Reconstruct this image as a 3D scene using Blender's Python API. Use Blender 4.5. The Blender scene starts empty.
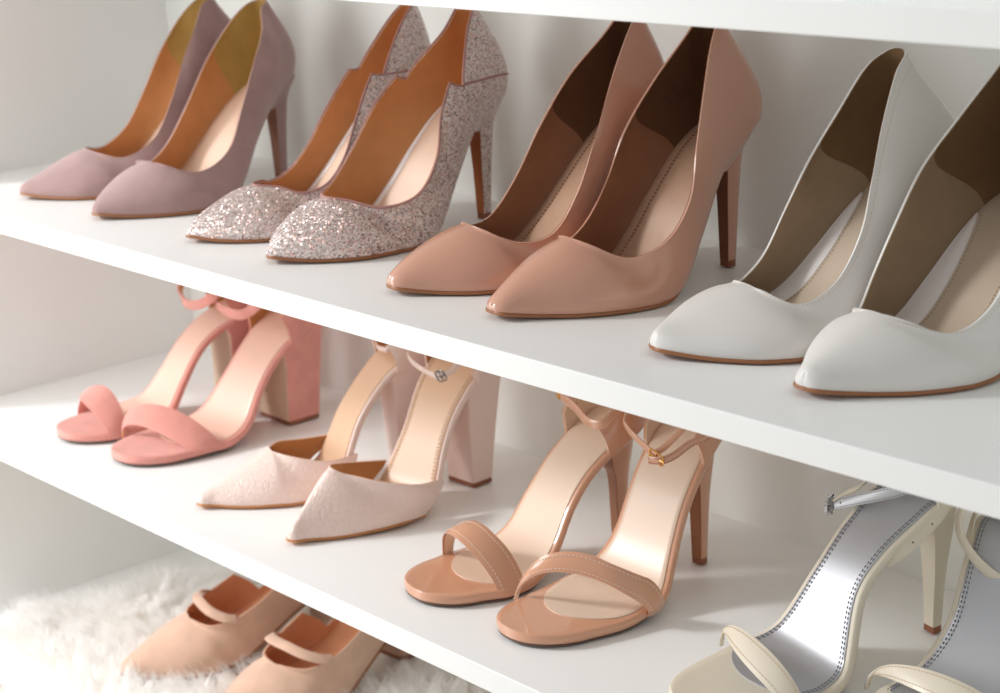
import bpy, bmesh, math, random
import numpy as np
from mathutils import Vector, Matrix
random.seed(7); rng = np.random.default_rng(7)
scn = bpy.context.scene
scn.cycles.diffuse_bounces = 9; scn.cycles.max_bounces = 14
COL = scn.collection
PI = math.pi

# ------------------------------------------------------------------ dimensions
DEP = 0.3267               # depth of the shelves
TH = 0.01796               # board thickness
ZA = 0.0                   # top of the pump shelf
ZB = -0.23773              # top of the sandal shelf
ZC = -0.48119              # top of the bottom board
ZT = 0.21882               # underside of the top shelf
XR = 1.50                  # right side panel

# ------------------------------------------------------------------ materials
def lin(c):
    return tuple((x/12.92 if x <= .04045 else ((x+.055)/1.055)**2.4) for x in c)
def rgb(r, g, b): return lin((r/255, g/255, b/255)) + (1,)

def mat(name, col, rough=.5, coat=0, coatr=.05, metal=0, spec=.5, sheen=0, sheenr=.5, sss=0):
    m = bpy.data.materials.new(name); m.use_nodes = True
    n = m.node_tree.nodes; b = n['Principled BSDF']
    b.inputs['Base Color'].default_value = col
    b.inputs['Roughness'].default_value = rough
    b.inputs['Metallic'].default_value = metal
    b.inputs['Specular IOR Level'].default_value = spec
    b.inputs['Coat Weight'].default_value = coat
    b.inputs['Coat Roughness'].default_value = coatr
    b.inputs['Sheen Weight'].default_value = sheen
    b.inputs['Sheen Roughness'].default_value = sheenr
    if sss:
        b.inputs['Subsurface Weight'].default_value = sss
        b.inputs['Subsurface Radius'].default_value = (.004, .002, .001)
        b.inputs['Subsurface Scale'].default_value = .3
    return m
def nd(m, t, **kw):
    n = m.node_tree.nodes.new(t)
    for k, v in kw.items(): setattr(n, k, v)
    return n
def lk(m, a, b): m.node_tree.links.new(a, b)
def noise_bump(m, scale=400, strength=.2, dist=.0003, colvar=0, detail=4, stretch=None, colscale=None):
    b = m.node_tree.nodes['Principled BSDF']
    tc = nd(m, 'ShaderNodeTexCoord'); src = tc.outputs['Object']
    if stretch:
        mp = nd(m, 'ShaderNodeMapping'); mp.inputs['Scale'].default_value = stretch
        lk(m, src, mp.inputs['Vector']); src = mp.outputs[0]
    t = nd(m, 'ShaderNodeTexNoise'); t.inputs['Scale'].default_value = scale; t.inputs['Detail'].default_value = detail
    lk(m, src, t.inputs['Vector'])
    bp = nd(m, 'ShaderNodeBump'); bp.inputs['Strength'].default_value = strength; bp.inputs['Distance'].default_value = dist
    lk(m, t.outputs['Fac'], bp.inputs['Height']); lk(m, bp.outputs[0], b.inputs['Normal'])
    if colvar:
        t2 = nd(m, 'ShaderNodeTexNoise'); t2.inputs['Scale'].default_value = colscale or scale*.12; t2.inputs['Detail'].default_value = 5
        lk(m, src, t2.inputs['Vector'])
        c = b.inputs['Base Color'].default_value[:]
        r = nd(m, 'ShaderNodeValToRGB')
        r.color_ramp.elements[0].position = .3; r.color_ramp.elements[1].position = .7
        r.color_ramp.elements[0].color = tuple(x*(1-colvar) for x in c[:3]) + (1,)
        r.color_ramp.elements[1].color = tuple(min(1, x*(1+colvar)) for x in c[:3]) + (1,)
        lk(m, t2.outputs['Fac'], r.inputs[0]); lk(m, r.outputs[0], b.inputs['Base Color'])
    return m

M = {}
M['board'] = noise_bump(mat('white_laminate', rgb(243, 244, 243), .38, spec=.4), 900, .04, .0002)
M['backboard'] = noise_bump(mat('white_back_board', rgb(239, 241, 237), .5, spec=.3), 300, .12, .0004)
M['room'] = mat('room_paint', rgb(236, 232, 226), .9)
M['floor'] = noise_bump(mat('pale_floor', rgb(214, 206, 196), .5), 30, .1, .001, .06)
def suede(name, col, var=.07): return noise_bump(mat(name, col, .92, spec=.15, sheen=.35, sheenr=.45), 1500, .5, .0003, var, colscale=55)
M['mauve'] = suede('mauve_suede', rgb(168, 139, 136))
M['coral'] = suede('coral_suede', rgb(216, 150, 139))
M['beige_suede'] = suede('beige_suede', rgb(214, 178, 156))
M['nude'] = noise_bump(mat('nude_patent', rgb(203, 150, 126), .32, coat=1, coatr=.05, spec=.5), 28, .1, .0012)
M['white'] = noise_bump(mat('white_leather', rgb(224, 221, 217), .42, spec=.45), 500, .08, .0002)
M['tan'] = noise_bump(mat('tan_patent', rgb(212, 156, 124), .3, coat=1, coatr=.04), 30, .08, .001)
M['cream'] = noise_bump(mat('cream_leather', rgb(224, 214, 196), .38, spec=.5), 600, .1, .0002)
M['tanlining'] = noise_bump(mat('tan_lining', rgb(198, 142, 92), .6, spec=.3), 500, .12, .0002, .06)
M['olive'] = noise_bump(mat('ochre_heel_lining', rgb(176, 148, 88), .85, spec=.2), 700, .2, .0002, .06)
M['brownlining'] = noise_bump(mat('brown_lining', rgb(142, 96, 68), .55, spec=.35), 500, .12, .0002, .06)
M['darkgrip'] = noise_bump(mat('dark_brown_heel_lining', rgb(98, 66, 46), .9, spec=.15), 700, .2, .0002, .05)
M['taupelining'] = noise_bump(mat('taupe_lining', rgb(158, 136, 110), .55, spec=.35), 500, .12, .0002, .06)
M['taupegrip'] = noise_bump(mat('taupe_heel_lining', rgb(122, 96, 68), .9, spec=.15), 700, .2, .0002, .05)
M['bronze'] = noise_bump(mat('bronze_insole', rgb(188, 150, 124), .34, spec=.6, coat=.2, coatr=.25), 900, .15, .0002, .04)
M['blushinsole'] = noise_bump(mat('blush_insole', rgb(232, 202, 180), .35, spec=.5), 900, .08, .0002)
M['taupeinsole'] = noise_bump(mat('taupe_insole', rgb(202, 184, 164), .42, spec=.4), 900, .1, .0002)
M['gel'] = mat('white_gel', rgb(238, 232, 230), .22, spec=.5)
M['creaminsole'] = noise_bump(mat('cream_insole', rgb(226, 200, 178), .40, coat=.25, coatr=.28, spec=.5), 60, .1, .001)
M['pinkinsole'] = noise_bump(mat('pink_insole', rgb(232, 190, 172), .42, coat=.2, coatr=.3, spec=.5), 60, .08, .001)
M['goldinsole'] = noise_bump(mat('gold_beige_insole', rgb(222, 184, 152), .40, coat=.25, coatr=.28, spec=.5), 60, .08, .001)
M['silver'] = noise_bump(mat('silver_insole', rgb(188, 190, 195), .46, metal=.65, spec=.5), 300, .12, .0003)
M['silverstrap'] = noise_bump(mat('silver_strap', rgb(196, 198, 202), .42, metal=.25), 600, .15, .0002)
M['solebrown'] = mat('brown_sole', rgb(150, 98, 62), .45)
M['soletan'] = mat('tan_sole', rgb(186, 124, 70), .5)
M['soledark'] = mat('dark_sole', rgb(98, 72, 58), .5)
M['breast_orange'] = mat('orange_brown_heel_breast', rgb(176, 104, 56), .3, spec=.5)
M['breast_brown'] = mat('brown_heel_breast', rgb(128, 76, 50), .35, spec=.5)
M['breast_pink'] = mat('tan_heel_breast', rgb(178, 132, 112), .4)
M['breast_beige'] = noise_bump(mat('beige_heel_breast', rgb(226, 204, 176), .5), 200, .05, .0002)
M['heeltip'] = mat('brown_heel_tip', rgb(140, 84, 56), .45)
M['gold'] = mat('gold_metal', rgb(226, 176, 100), .18, metal=1)
M['steel'] = mat('steel_metal', rgb(150, 150, 152), .2, metal=1)
M['binding'] = mat('mauve_binding', rgb(172, 130, 124), .6, spec=.3)
M['thread_light'] = mat('pale_thread', rgb(238, 214, 194), .7)
M['thread_brown'] = mat('brown_thread', rgb(120, 74, 52), .7)
M['thread_taupe'] = mat('taupe_thread', rgb(134, 112, 88), .7)
M['thread_grey'] = mat('grey_thread', rgb(110, 110, 114), .7)
M['thread_cream'] = mat('cream_thread', rgb(206, 186, 160), .7)
M['stamp'] = mat('grey_stamp_ink', rgb(62, 50, 48), .8)
M['hole'] = mat('dark_hole', rgb(60, 48, 34), .9)

def make_glitter():
    m = mat('silver_pink_glitter', rgb(205, 180, 172), .35, metal=.6)
    b = m.node_tree.nodes['Principled BSDF']
    tc = nd(m, 'ShaderNodeTexCoord')
    v = nd(m, 'ShaderNodeTexVoronoi'); v.inputs['Scale'].default_value = 980
    lk(m, tc.outputs['Object'], v.inputs['Vector'])
    sep = nd(m, 'ShaderNodeSeparateColor'); lk(m, v.outputs['Color'], sep.inputs[0])
    r = nd(m, 'ShaderNodeValToRGB'); el = r.color_ramp.elements
    el[0].position = 0; el[0].color = rgb(150, 122, 114)
    el[1].position = 1; el[1].color = rgb(246, 240, 240)
    for p, c in ((.14, rgb(188, 166, 160)), (.22, rgb(232, 196, 184)), (.36, rgb(222, 210, 206)), (.66, rgb(238, 230, 228))):
        e = el.new(p); e.color = c
    r.color_ramp.interpolation = 'CONSTANT'
    lk(m, sep.outputs[0], r.inputs[0]); lk(m, r.outputs[0], b.inputs['Base Color'])
    # each flake tilts its own way
    sub = nd(m, 'ShaderNodeVectorMath', operation='SUBTRACT'); sub.inputs[1].default_value = (.5, .5, .5)
    lk(m, v.outputs['Color'], sub.inputs[0])
    sc = nd(m, 'ShaderNodeVectorMath', operation='SCALE'); sc.inputs['Scale'].default_value = 1.15
    lk(m, sub.outputs[0], sc.inputs[0])
    geo = nd(m, 'ShaderNodeNewGeometry')
    ad = nd(m, 'ShaderNodeVectorMath', operation='ADD'); lk(m, sc.outputs[0], ad.inputs[0]); lk(m, geo.outputs['Normal'], ad.inputs[1])
    no = nd(m, 'ShaderNodeVectorMath', operation='NORMALIZE'); lk(m, ad.outputs[0], no.inputs[0])
    lk(m, no.outputs[0], b.inputs['Normal'])
    return m
M['glitter'] = make_glitter()

def make_croc():
    m = mat('blush_embossed_leather', rgb(238, 214, 204), .34, spec=.5, coat=.15, coatr=.2)
    b = m.node_tree.nodes['Principled BSDF']
    tc = nd(m, 'ShaderNodeTexCoord')
    mp = nd(m, 'ShaderNodeMapping'); mp.inputs['Scale'].default_value = (1.0, .8, .75); mp.inputs['Rotation'].default_value = (.3, .2, .3)
    lk(m, tc.outputs['Object'], mp.inputs['Vector'])
    v = nd(m, 'ShaderNodeTexVoronoi', feature='DISTANCE_TO_EDGE'); v.inputs['Scale'].default_value = 225; v.inputs['Randomness'].default_value = .7
    lk(m, mp.outputs[0], v.inputs['Vector'])
    r = nd(m, 'ShaderNodeMapRange'); r.inputs['From Max'].default_value = .09; r.interpolation_type = 'SMOOTHSTEP'
    lk(m, v.outputs['Distance'], r.inputs['Value'])
    bp = nd(m, 'ShaderNodeBump'); bp.inputs['Strength'].default_value = .42; bp.inputs['Distance'].default_value = .0008
    lk(m, r.outputs[0], bp.inputs['Height']); lk(m, bp.outputs[0], b.inputs['Normal'])
    return m
M['croc'] = make_croc()
M['blush_plain'] = noise_bump(mat('blush_leather', rgb(236, 212, 202), .34, spec=.5), 300, .15, .0003)
M['peachlining'] = noise_bump(mat('peach_lining', rgb(214, 150, 112), .6, spec=.3), 500, .12, .0002, .05)
M['fur'] = mat('white_fur', rgb(253, 252, 251), .75, spec=.2, sheen=.3)
_m = M['fur']; _b = _m.node_tree.nodes['Principled BSDF']; _t = nd(_m, 'ShaderNodeBsdfTranslucent'); _t.inputs[0].default_value = rgb(254, 253, 252)
_x = nd(_m, 'ShaderNodeMixShader'); _x.inputs[0].default_value = .38; lk(_m, _b.outputs[0], _x.inputs[1]); lk(_m, _t.outputs[0], _x.inputs[2]); lk(_m, _x.outputs[0], _m.node_tree.nodes['Material Output'].inputs[0])
M['hide'] = mat('cream_hide', rgb(236, 228, 216), .9)

# ------------------------------------------------------------------ mesh helpers
class MB:
    def __init__(self): self.v = []; self.f = []
    def grid(self, P, cu=False, cv=False):
        P = np.asarray(P, float); n, m = P.shape[:2]; b = len(self.v)
        self.v += [tuple(x) for x in P.reshape(-1, 3)]
        for i in range(n if cu else n-1):
            for j in range(m if cv else m-1):
                a = i*m+j; c = ((i+1) % n)*m+j; d = ((i+1) % n)*m+(j+1) % m; e = i*m+(j+1) % m
                self.f.append((b+a, b+c, b+d, b+e))
        return self
    def fan(self, ring, flip=False):
        b = len(self.v); ring = np.asarray(ring, float); n = len(ring)
        self.v += [tuple(x) for x in ring]; self.v.append(tuple(ring.mean(0)))
        for i in range(n):
            t = (b+i, b+(i+1) % n, b+n)
            self.f.append(t[::-1] if flip else t)
        return self
    def box(self, x0, x1, y0, y1, z0, z1):
        b = len(self.v)
        self.v += [(x, y, z) for x in (x0, x1) for y in (y0, y1) for z in (z0, z1)]
        for q in ((0, 1, 3, 2), (4, 6, 7, 5), (0, 4, 5, 1), (2, 3, 7, 6), (0, 2, 6, 4), (1, 5, 7, 3)):
            self.f.append(tuple(b+i for i in q))
        return self
    def tube(self, path, r, seg=8, closed=False, flat=1.0):
        P = np.asarray(path, float); n = len(P)
        rr = np.broadcast_to(np.asarray(r, float), (n,))
        T = np.roll(P, -1, 0)-np.roll(P, 1, 0)
        if not closed: T[0] = P[1]-P[0]; T[-1] = P[-1]-P[-2]
        T /= np.linalg.norm(T, axis=1)[:, None]+1e-12
        u = np.cross(T[0], (0, 0, 1.0))
        if np.linalg.norm(u) < 1e-3: u = np.cross(T[0], (0, 1.0, 0))
        G = []
        for i in range(n):
            u = u-T[i]*(u@T[i]); u /= np.linalg.norm(u); w = np.cross(T[i], u)
            a = np.linspace(0, 2*PI, seg, endpoint=False)
            G.append(P[i]+rr[i]*(np.cos(a)[:, None]*u+flat*np.sin(a)[:, None]*w))
        self.grid(G, closed, True)
        if not closed: self.fan(G[0]); self.fan(G[-1], True)
        return self

def finish(mb, name, m, parent=None, weld=2e-6, smooth=True, sharp=42, bevel=0, loc=None):
    me = bpy.data.meshes.new(name)
    bm = mb if isinstance(mb, bmesh.types.BMesh) else None
    if bm is None:
        bm = bmesh.new()
        vs = [bm.verts.new(v) for v in mb.v]
        for f in mb.f:
            if len(set(f)) > 2:
                try: bm.faces.new([vs[i] for i in f])
                except ValueError: pass
    bmesh.ops.remove_doubles(bm, verts=bm.verts, dist=weld)
    bmesh.ops.dissolve_degenerate(bm, edges=bm.edges, dist=1e-7)
    bmesh.ops.recalc_face_normals(bm, faces=bm.faces)
    bm.to_mesh(me); bm.free()
    if smooth:
        me.polygons.foreach_set('use_smooth', [True]*len(me.polygons))
        me.set_sharp_from_angle(angle=math.radians(sharp))
    me.materials.append(m)
    o = bpy.data.objects.new(name, me); COL.objects.link(o)
    if parent is not None: o.parent = parent
    if loc is not None: o.location = loc
    if bevel:
        b = o.modifiers.new('bevel', 'BEVEL'); b.width = bevel; b.segments = 3; b.limit_method = 'ANGLE'
    return o

def tag(o, label=None, cat=None, group=None, kind=None):
    if label: o['label'] = label
    if cat: o['category'] = cat
    if group: o['group'] = group
    if kind: o['kind'] = kind
    return o
def empty(name, loc, rz=0):
    o = bpy.data.objects.new(name, None); COL.objects.link(o)
    o.location = loc; o.rotation_euler = (0, 0, rz); o.empty_display_size = .02
    return o

def upper_keys(Wb, p, w1, Ew, ts, tz, tipz, q, fa, fb, hb, T2, Z, L=.2215):
    """all keys of a pointed court shoe from its toe, vamp, topline and sole measures"""
    zs = interp(Z)
    s_ = np.array([L, L-.0035, .200, .178, .160, .146]); x = (s_-.140)/(L-.140)
    w = Wb*(1-np.clip(x, 0, 1)**p); w[0] = 0; w[1] = w1
    E = [(float(a), float(b)) for a, b in zip(s_, w)]+[(a, float(b)) for a, b in zip((.1330, .112, .088, .062, .038, .018, .000, -.015, -.0215), list(Ew)+[0])]
    y = np.array([1, .955, .74, .48, .22, 0]); rs = ts+y*(L-.001-ts)
    rz = tipz+(tz-tipz)*(1-y)**q; rz[1] = tipz+.0035+.1*(rz[1]-tipz)
    T = [(float(a), 0, float(b)) for a, b in zip(rs, rz)]+[tuple(t) for t in T2]
    u, v = T[-2], T[-1]; T.insert(-1, (v[0]+.25*(u[0]-v[0]), .62*u[1], v[2]-.2*(v[2]-u[2])))
    n = len(T); a, o, b, c = [np.zeros(n) for _ in range(4)]
    for i in range(6):
        h = T[i][2]-float(zs(E[i][0])); a[i] = fa*h; b[i] = fb*E[i][1]; o[i] = .004*min(1, E[i][1]/.03)
    a[0] = .001; o[0] = .0006; b[0] = .0006; c[0] = .001; b[1] = max(b[1], .004); o[1] = .0012
    for i in range(6, n):
        h = math.dist(T[i], (E[i][0], E[i][1], float(zs(E[i][0])))); k = min(1, (i-5)/3)
        a[i] = .33*h; c[i] = .30*h; o[i] = .004*hb+.0035*hb*max(0, (i-9)/5); b[i] = (.006+.002*k)*hb
    return E, T, a, o, b, c, zs

def vamp_keys(Wb, p, w1, Ew, ts, tz, tipz, q, fa, fb, hb, T2, Z, Es, L=.2215):
    """a closed toe that ends at the sides of the arch: like upper_keys with an open back"""
    zs = interp(Z)
    s_ = np.array([L, L-.0035, .200, .178, .160, .146]); x = (s_-.140)/(L-.140)
    w = Wb*(1-np.clip(x, 0, 1)**p); w[0] = 0; w[1] = w1
    E = [(float(a), float(b)) for a, b in zip(s_, w)]+[(float(a), float(b)) for a, b in zip(Es, Ew)]
    y = np.array([1, .955, .74, .48, .22, 0]); rs = ts+y*(L-.001-ts)
    rz = tipz+(tz-tipz)*(1-y)**q; rz[1] = tipz+.0035+.1*(rz[1]-tipz)
    T = [(float(a), 0, float(b)) for a, b in zip(rs, rz)]+[tuple(t) for t in T2]
    n = len(T); a, o, b, c = [np.zeros(n) for _ in range(4)]
    for i in range(6):
        h = T[i][2]-float(zs(E[i][0])); a[i] = fa*h; b[i] = fb*E[i][1]; o[i] = .004*min(1, E[i][1]/.03)
    a[0] = .001; o[0] = .0006; b[0] = .0006; c[0] = .001; b[1] = max(b[1], .004); o[1] = .0012
    for i in range(6, n):
        h = math.dist(T[i], (E[i][0], E[i][1], float(zs(E[i][0])))); a[i] = .33*h; c[i] = .30*h; o[i] = .002*hb; b[i] = .004*hb
    return E, T, a, o, b, c, zs

def smooth_throat(W, i0, i1, j0=2):
    """thin-plate relaxation of the upper around the throat, topline and the rest held fixed"""
    P = W.P; nt, m1 = P.shape[:2]; m = m1-1; k = W.k; i1 = min(i1, nt-2)
    A = P.reshape(-1, 3); Bm = A.copy(); Bm[:, 1] *= -1; X = np.vstack([A, Bm]); off_ = nt*m1
    def idx(sd, i, j): return i*m1+j+(off_ if sd and not (j == m and i <= k) else 0)
    nb = {}
    for sd in (0, 1):
        for i in range(nt):
            for j in range(m1):
                q = nb.setdefault(idx(sd, i, j), set())
                for di, dj in ((1, 0), (-1, 0), (0, 1), (0, -1)):
                    a, b = i+di, j+dj
                    if 0 <= a < nt and 0 <= b < m1: q.add(idx(sd, a, b))
    U = [idx(sd, i, j) for sd in (0, 1) for i in range(i0, i1+1) for j in range(j0, m)]
    U = sorted(set(U)); pos = {u: t for t, u in enumerate(U)}
    rows = sorted(set(U) | {v for u in U for v in nb[u] if not (v % off_ % m1 == m and (v % off_)//m1 >= k) and (v % off_ % m1) > 0})
    nU = len(U); LtL = 1e-9*np.eye(nU); Ltr = np.zeros((nU, 3))
    for r, v in enumerate(rows):
        w_ = {v: 1.0}
        ns_ = nb[v]
        wq = {q: 1/max(2e-4, float(np.linalg.norm(X[q]-X[v]))) for q in ns_}; tw = sum(wq.values())
        for q in ns_: w_[q] = w_.get(q, 0)-wq[q]/tw
        ii = [pos[q] for q in w_ if q in pos]; cc = [w_[q] for q in w_ if q in pos]; rh = -sum((w_[q]*X[q] for q in w_ if q not in pos), np.zeros(3))
        for a, ca in zip(ii, cc):
            Ltr[a] += ca*rh
            for b, cb in zip(ii, cc): LtL[a, b] += ca*cb
    sol = np.linalg.solve(LtL, Ltr)
    for u, t in pos.items():
        if u < off_: P[u//m1, u % m1] = sol[t]
    for i in range(k+1): P[i, m, 1] = 0

def cr(K, n, mirror0=None, mirror1=None):
    """uniform Catmull-Rom through the keys K, n samples per span; mirrored ends keep the curve smooth over the centre line"""
    K = np.asarray(K, float)
    def ext(a, b, mir):
        if mir is None: return 2*a-b
        c = b.copy(); c[mir] = -c[mir]; return c
    p0 = ext(K[0], K[1], mirror0); p1 = ext(K[-1], K[-2], mirror1)
    Q = np.vstack([p0, K, p1]); out = []
    for i in range(len(K)-1):
        a, b, c, d = Q[i:i+4]
        for k in range(n):
            t = k/n
            out.append(.5*(2*b+(c-a)*t+(2*a-5*b+4*c-d)*t*t+(3*b-a-3*c+d)*t**3))
    out.append(K[-1]); return np.array(out)

def interp(keys):
    """smooth 1-D function through (x, y) keys"""
    k = np.asarray(sorted(keys), float); x, y = k[:, 0], k[:, 1]; n = len(x)
    h = np.diff(x); dl = np.diff(y)/h; m = np.zeros(n)
    m[1:-1] = (h[1:]*dl[:-1]+h[:-1]*dl[1:])/(h[1:]+h[:-1]); m[0] = dl[0]; m[-1] = dl[-1]
    def f(q):
        q = np.asarray(q, float); i = np.clip(np.searchsorted(x, q)-1, 0, n-2)
        t = (q-x[i])/h[i]; t2, t3 = t*t, t**3
        r = (2*t3-3*t2+1)*y[i]+(t3-2*t2+t)*h[i]*m[i]+(-2*t3+3*t2)*y[i+1]+(t3-t2)*h[i]*m[i+1]
        r = np.where(q < x[0], y[0]+(q-x[0])*m[0], r); return np.where(q > x[-1], y[-1]+(q-x[-1])*m[-1], r)
    return f

def L3(P):
    """(s, w, z) shoe coordinates (s grows to the toe) -> local xyz with the toe to -Y"""
    P = np.asarray(P, float); return np.stack([P[..., 1], -P[..., 0], P[..., 2]], -1)

NOTCH_Z = .128
# ------------------------------------------------------------------ shoe parts
class Wall:
    """the upper of a shoe: rises from the sole edge E to the ridge / topline T"""
    def __init__(s, E, T, kthroat, a, o, b, c, zs, bend=0.0, n=7, m=14, full=True, side=1, cm=0.0):
        # E rows (s, w); T rows (s, w, z); a, o, b, c per key: handles up/out at E, out/down at T
        s.n, s.m = n, m
        s.zs = zs; s.bend = bend*side; s.cm = cm
        Ez = np.array([(p[0], p[1], float(zs(p[0]))) for p in E])
        s.E = cr(Ez, n, 1, 1 if full else None)
        if not full: pass
        T = np.asarray(T, float)
        seg1 = cr(T[:kthroat+1], n); seg1[:, 1] = 0
        seg2 = cr(T[kthroat:], n, 1, 1 if full else None)
        s.T = np.vstack([seg1[:-1], seg2]); s.k = kthroat*n
        a, b = np.array(a, float), np.array(b, float)
        H = cr(np.stack([a, o, b, c], -1), n)
        d = np.gradient(s.E[:, :2], axis=0); nr = np.stack([-d[:, 1], d[:, 0]], -1)
        nr /= np.linalg.norm(nr, axis=1)[:, None]+1e-12
        if nr[len(nr)//3, 1] < 0: nr = -nr
        nr[0] = (1, 0)
        if full: nr[-1] = (-1, 0)
        nT = nr.copy()
        for i in range(s.k+1):      # over the vamp the surface meets its mirror image level
            f = min(1, i/(.8*n)); q = nr[i]*(1-f)+np.array([0, 1.])*f; nT[i] = q/np.linalg.norm(q)
        for i in range(s.k, min(len(nT), s.k+2*n)):
            f = (i-s.k)/(2*n); q = nr[i]*f+np.array([0, 1.])*(1-f); nT[i] = q/np.linalg.norm(q)
        P0 = s.E; P3 = s.T
        h1 = np.stack([nr[:, 0]*H[:, 1], nr[:, 1]*H[:, 1], H[:, 0]], -1)
        h2 = np.stack([nT[:, 0]*H[:, 2], nT[:, 1]*H[:, 2], -H[:, 3]], -1)
        # behind the throat the profile is first the vamp's own profile cut short, so the surface stays smooth
        hk = H[s.k]; span = 3.2*n; s.gap = []
        for i in range(s.k+1, min(len(P0), int(s.k+span))):
            f = (i-s.k)/span; f = f*f*(3-2*f)
            R3 = np.array([P3[i, 0], 0, max(P3[s.k, 2], P3[i, 2])]); R2 = R3+(0, hk[2], -hk[3]); R1 = P0[i]+h1[i]
            vs = np.linspace(0, 1, 60)[:, None]
            cv = (1-vs)**3*P0[i]+3*(1-vs)**2*vs*R1+3*(1-vs)*vs*vs*R2+vs**3*R3
            c_ = np.where(cv[:, 1] >= P3[i, 1])[0]; v0 = vs[c_[-1], 0] if len(c_) else .5
            s.gap.append(P3[i, 2]-np.interp(P3[i, 1], cv[::-1, 1], cv[::-1, 2])+P3[s.k, 2]-R3[2])
            dB = 3*(1-v0)**2*(R1-P0[i])+6*(1-v0)*v0*(R2-R1)+3*v0*v0*(R3-R2)
            h1[i] = (1-f)*v0*h1[i]+f*h1[i]; h2[i] = (1-f)*(-v0/3*dB)+f*h2[i]
        P1 = P0+h1; P2 = P3+h2
        v = np.linspace(0, 1, m+1)[None, :, None]
        s.P = (1-v)**3*P0[:, None]+3*(1-v)**2*v*P1[:, None]+3*(1-v)*v*v*P2[:, None]+v**3*P3[:, None]
        s.full = full; s.nt = len(s.E)
    def warp(s, P):
        P = np.array(P, float); x = np.clip((P[..., 0]-.03)/.19, 0, 1.2)
        P[..., 1] += s.bend*(x*x*(1.6-x))+s.cm*np.exp(-((P[..., 0]-.115)/.05)**2); return P
    def ring(s, i0=0, i1=None, j0=0, j1=None):
        i1 = s.nt if i1 is None else i1; j1 = s.m+1 if j1 is None else j1
        return s.P[i0:i1, j0:j1]
    def shells(s, name, m, parent, th=.0013, cut=None):
        A = s.warp(s.P); B = s.P.copy(); B[..., 1] *= -1; B = s.warp(B)
        mb = MB(); mb.grid(L3(A)); mb.grid(L3(B))
        bm = bmesh.new(); vs = [bm.verts.new(v) for v in mb.v]
        ly = bm.faces.layers.int.new('col'); lz = bm.faces.layers.int.new('row'); nf_ = len(mb.f)//2
        for q, f in enumerate(mb.f):
            try: nf2 = bm.faces.new([vs[i] for i in f]); nf2[ly] = (q % nf_)//s.m; nf2[lz] = q % s.m
            except ValueError: pass
        bmesh.ops.remove_doubles(bm, verts=bm.verts, dist=2e-5)
        bmesh.ops.dissolve_degenerate(bm, edges=bm.edges, dist=1e-6)
        bmesh.ops.recalc_face_normals(bm, faces=bm.faces)
        bm.normal_update()
        if cut: bmesh.ops.delete(bm, geom=[f for f in bm.faces if cut(f[ly]/s.n, f[lz]/s.m, -f.calc_center_median().y, f.calc_center_median().x)], context='FACES')
        # outward check
        c = sum((v.co for v in bm.verts), Vector())/len(bm.verts)
        if sum(f.normal.dot(f.calc_center_median()-c) for f in bm.faces) < 0:
            bmesh.ops.reverse_faces(bm, faces=bm.faces)
        bm.normal_update()
        s.base = bm.copy()
        off(bm, 0, th)
        o = finish(bm, name, m, parent, sharp=60)
        return o
    def inner(s, name, m, parent, off0, off1, keep, near=None):
        """a lining layer between two depths under the outer surface; keep(s, w, z) says where"""
        bm = s.base.copy(); bm.normal_update()
        ly = bm.faces.layers.int['col']
        gone = [f for f in bm.faces if not keep(f[ly]/s.n, -f.calc_center_median().y)]
        if near is not None:
            lr = bm.faces.layers.int['row']; lc = bm.faces.layers.int['col']
            gone = list(set(gone) | {f for f in bm.faces if f[lr] >= s.m-4 and f[lc] < near+9} | {f for f in bm.faces if f[lc] < near-3})
        bmesh.ops.delete(bm, geom=gone, context='FACES')
        off(bm, off0, off1)
        return finish(bm, name, m, parent, sharp=60)
    def notch(s):
        # the scallop in the topline where the front and the back panel meet
        z = s.T[:, 2]; i0 = next(i for i in range(s.k, s.nt) if z[i] > NOTCH_Z); s.i0 = i0
        for i in range(i0, min(s.nt, i0+int(1.5*s.n))):
            u = (i-i0)/(1.5*s.n); d = .26*(1-u)**1.5*(1 if i > i0 else .5)
            v = np.linspace(0, 1, s.m+1); vv = v*(1-d)
            s.P[i] = np.stack([np.interp(vv, v, s.P[i, :, c_]) for c_ in range(3)], -1)
        s.T = s.P[:, -1].copy()
    def topline(s): 
        A = s.warp(s.T[s.k:]); B = s.T[s.k:].copy(); B[:, 1] *= -1; B = s.warp(B)
        return A, B

def off(bm, d0, d1):
    """turn an open surface into a closed layer lying between depths d0 and d1 under it"""
    bm.normal_update()
    nm = {v: v.normal.copy() for v in bm.verts}
    for _ in range(2):
        nm = {v: (sum((nm[e.other_vert(v)] for e in v.link_edges), Vector())/max(1, len(v.link_edges))+nm[v]).normalized() for v in nm}
    faces = list(bm.faces); bound = [e for e in bm.edges if len(e.link_faces) == 1]
    inn = {v: bm.verts.new(v.co-nm[v]*d1) for v in list(bm.verts)}
    for v in nm: v.co = v.co-nm[v]*d0
    for f in faces: bm.faces.new([inn[v] for v in reversed(f.verts)])
    for e in bound:
        a, b = e.verts
        try: bm.faces.new([a, b, inn[b], inn[a]])
        except ValueError: pass

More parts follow.
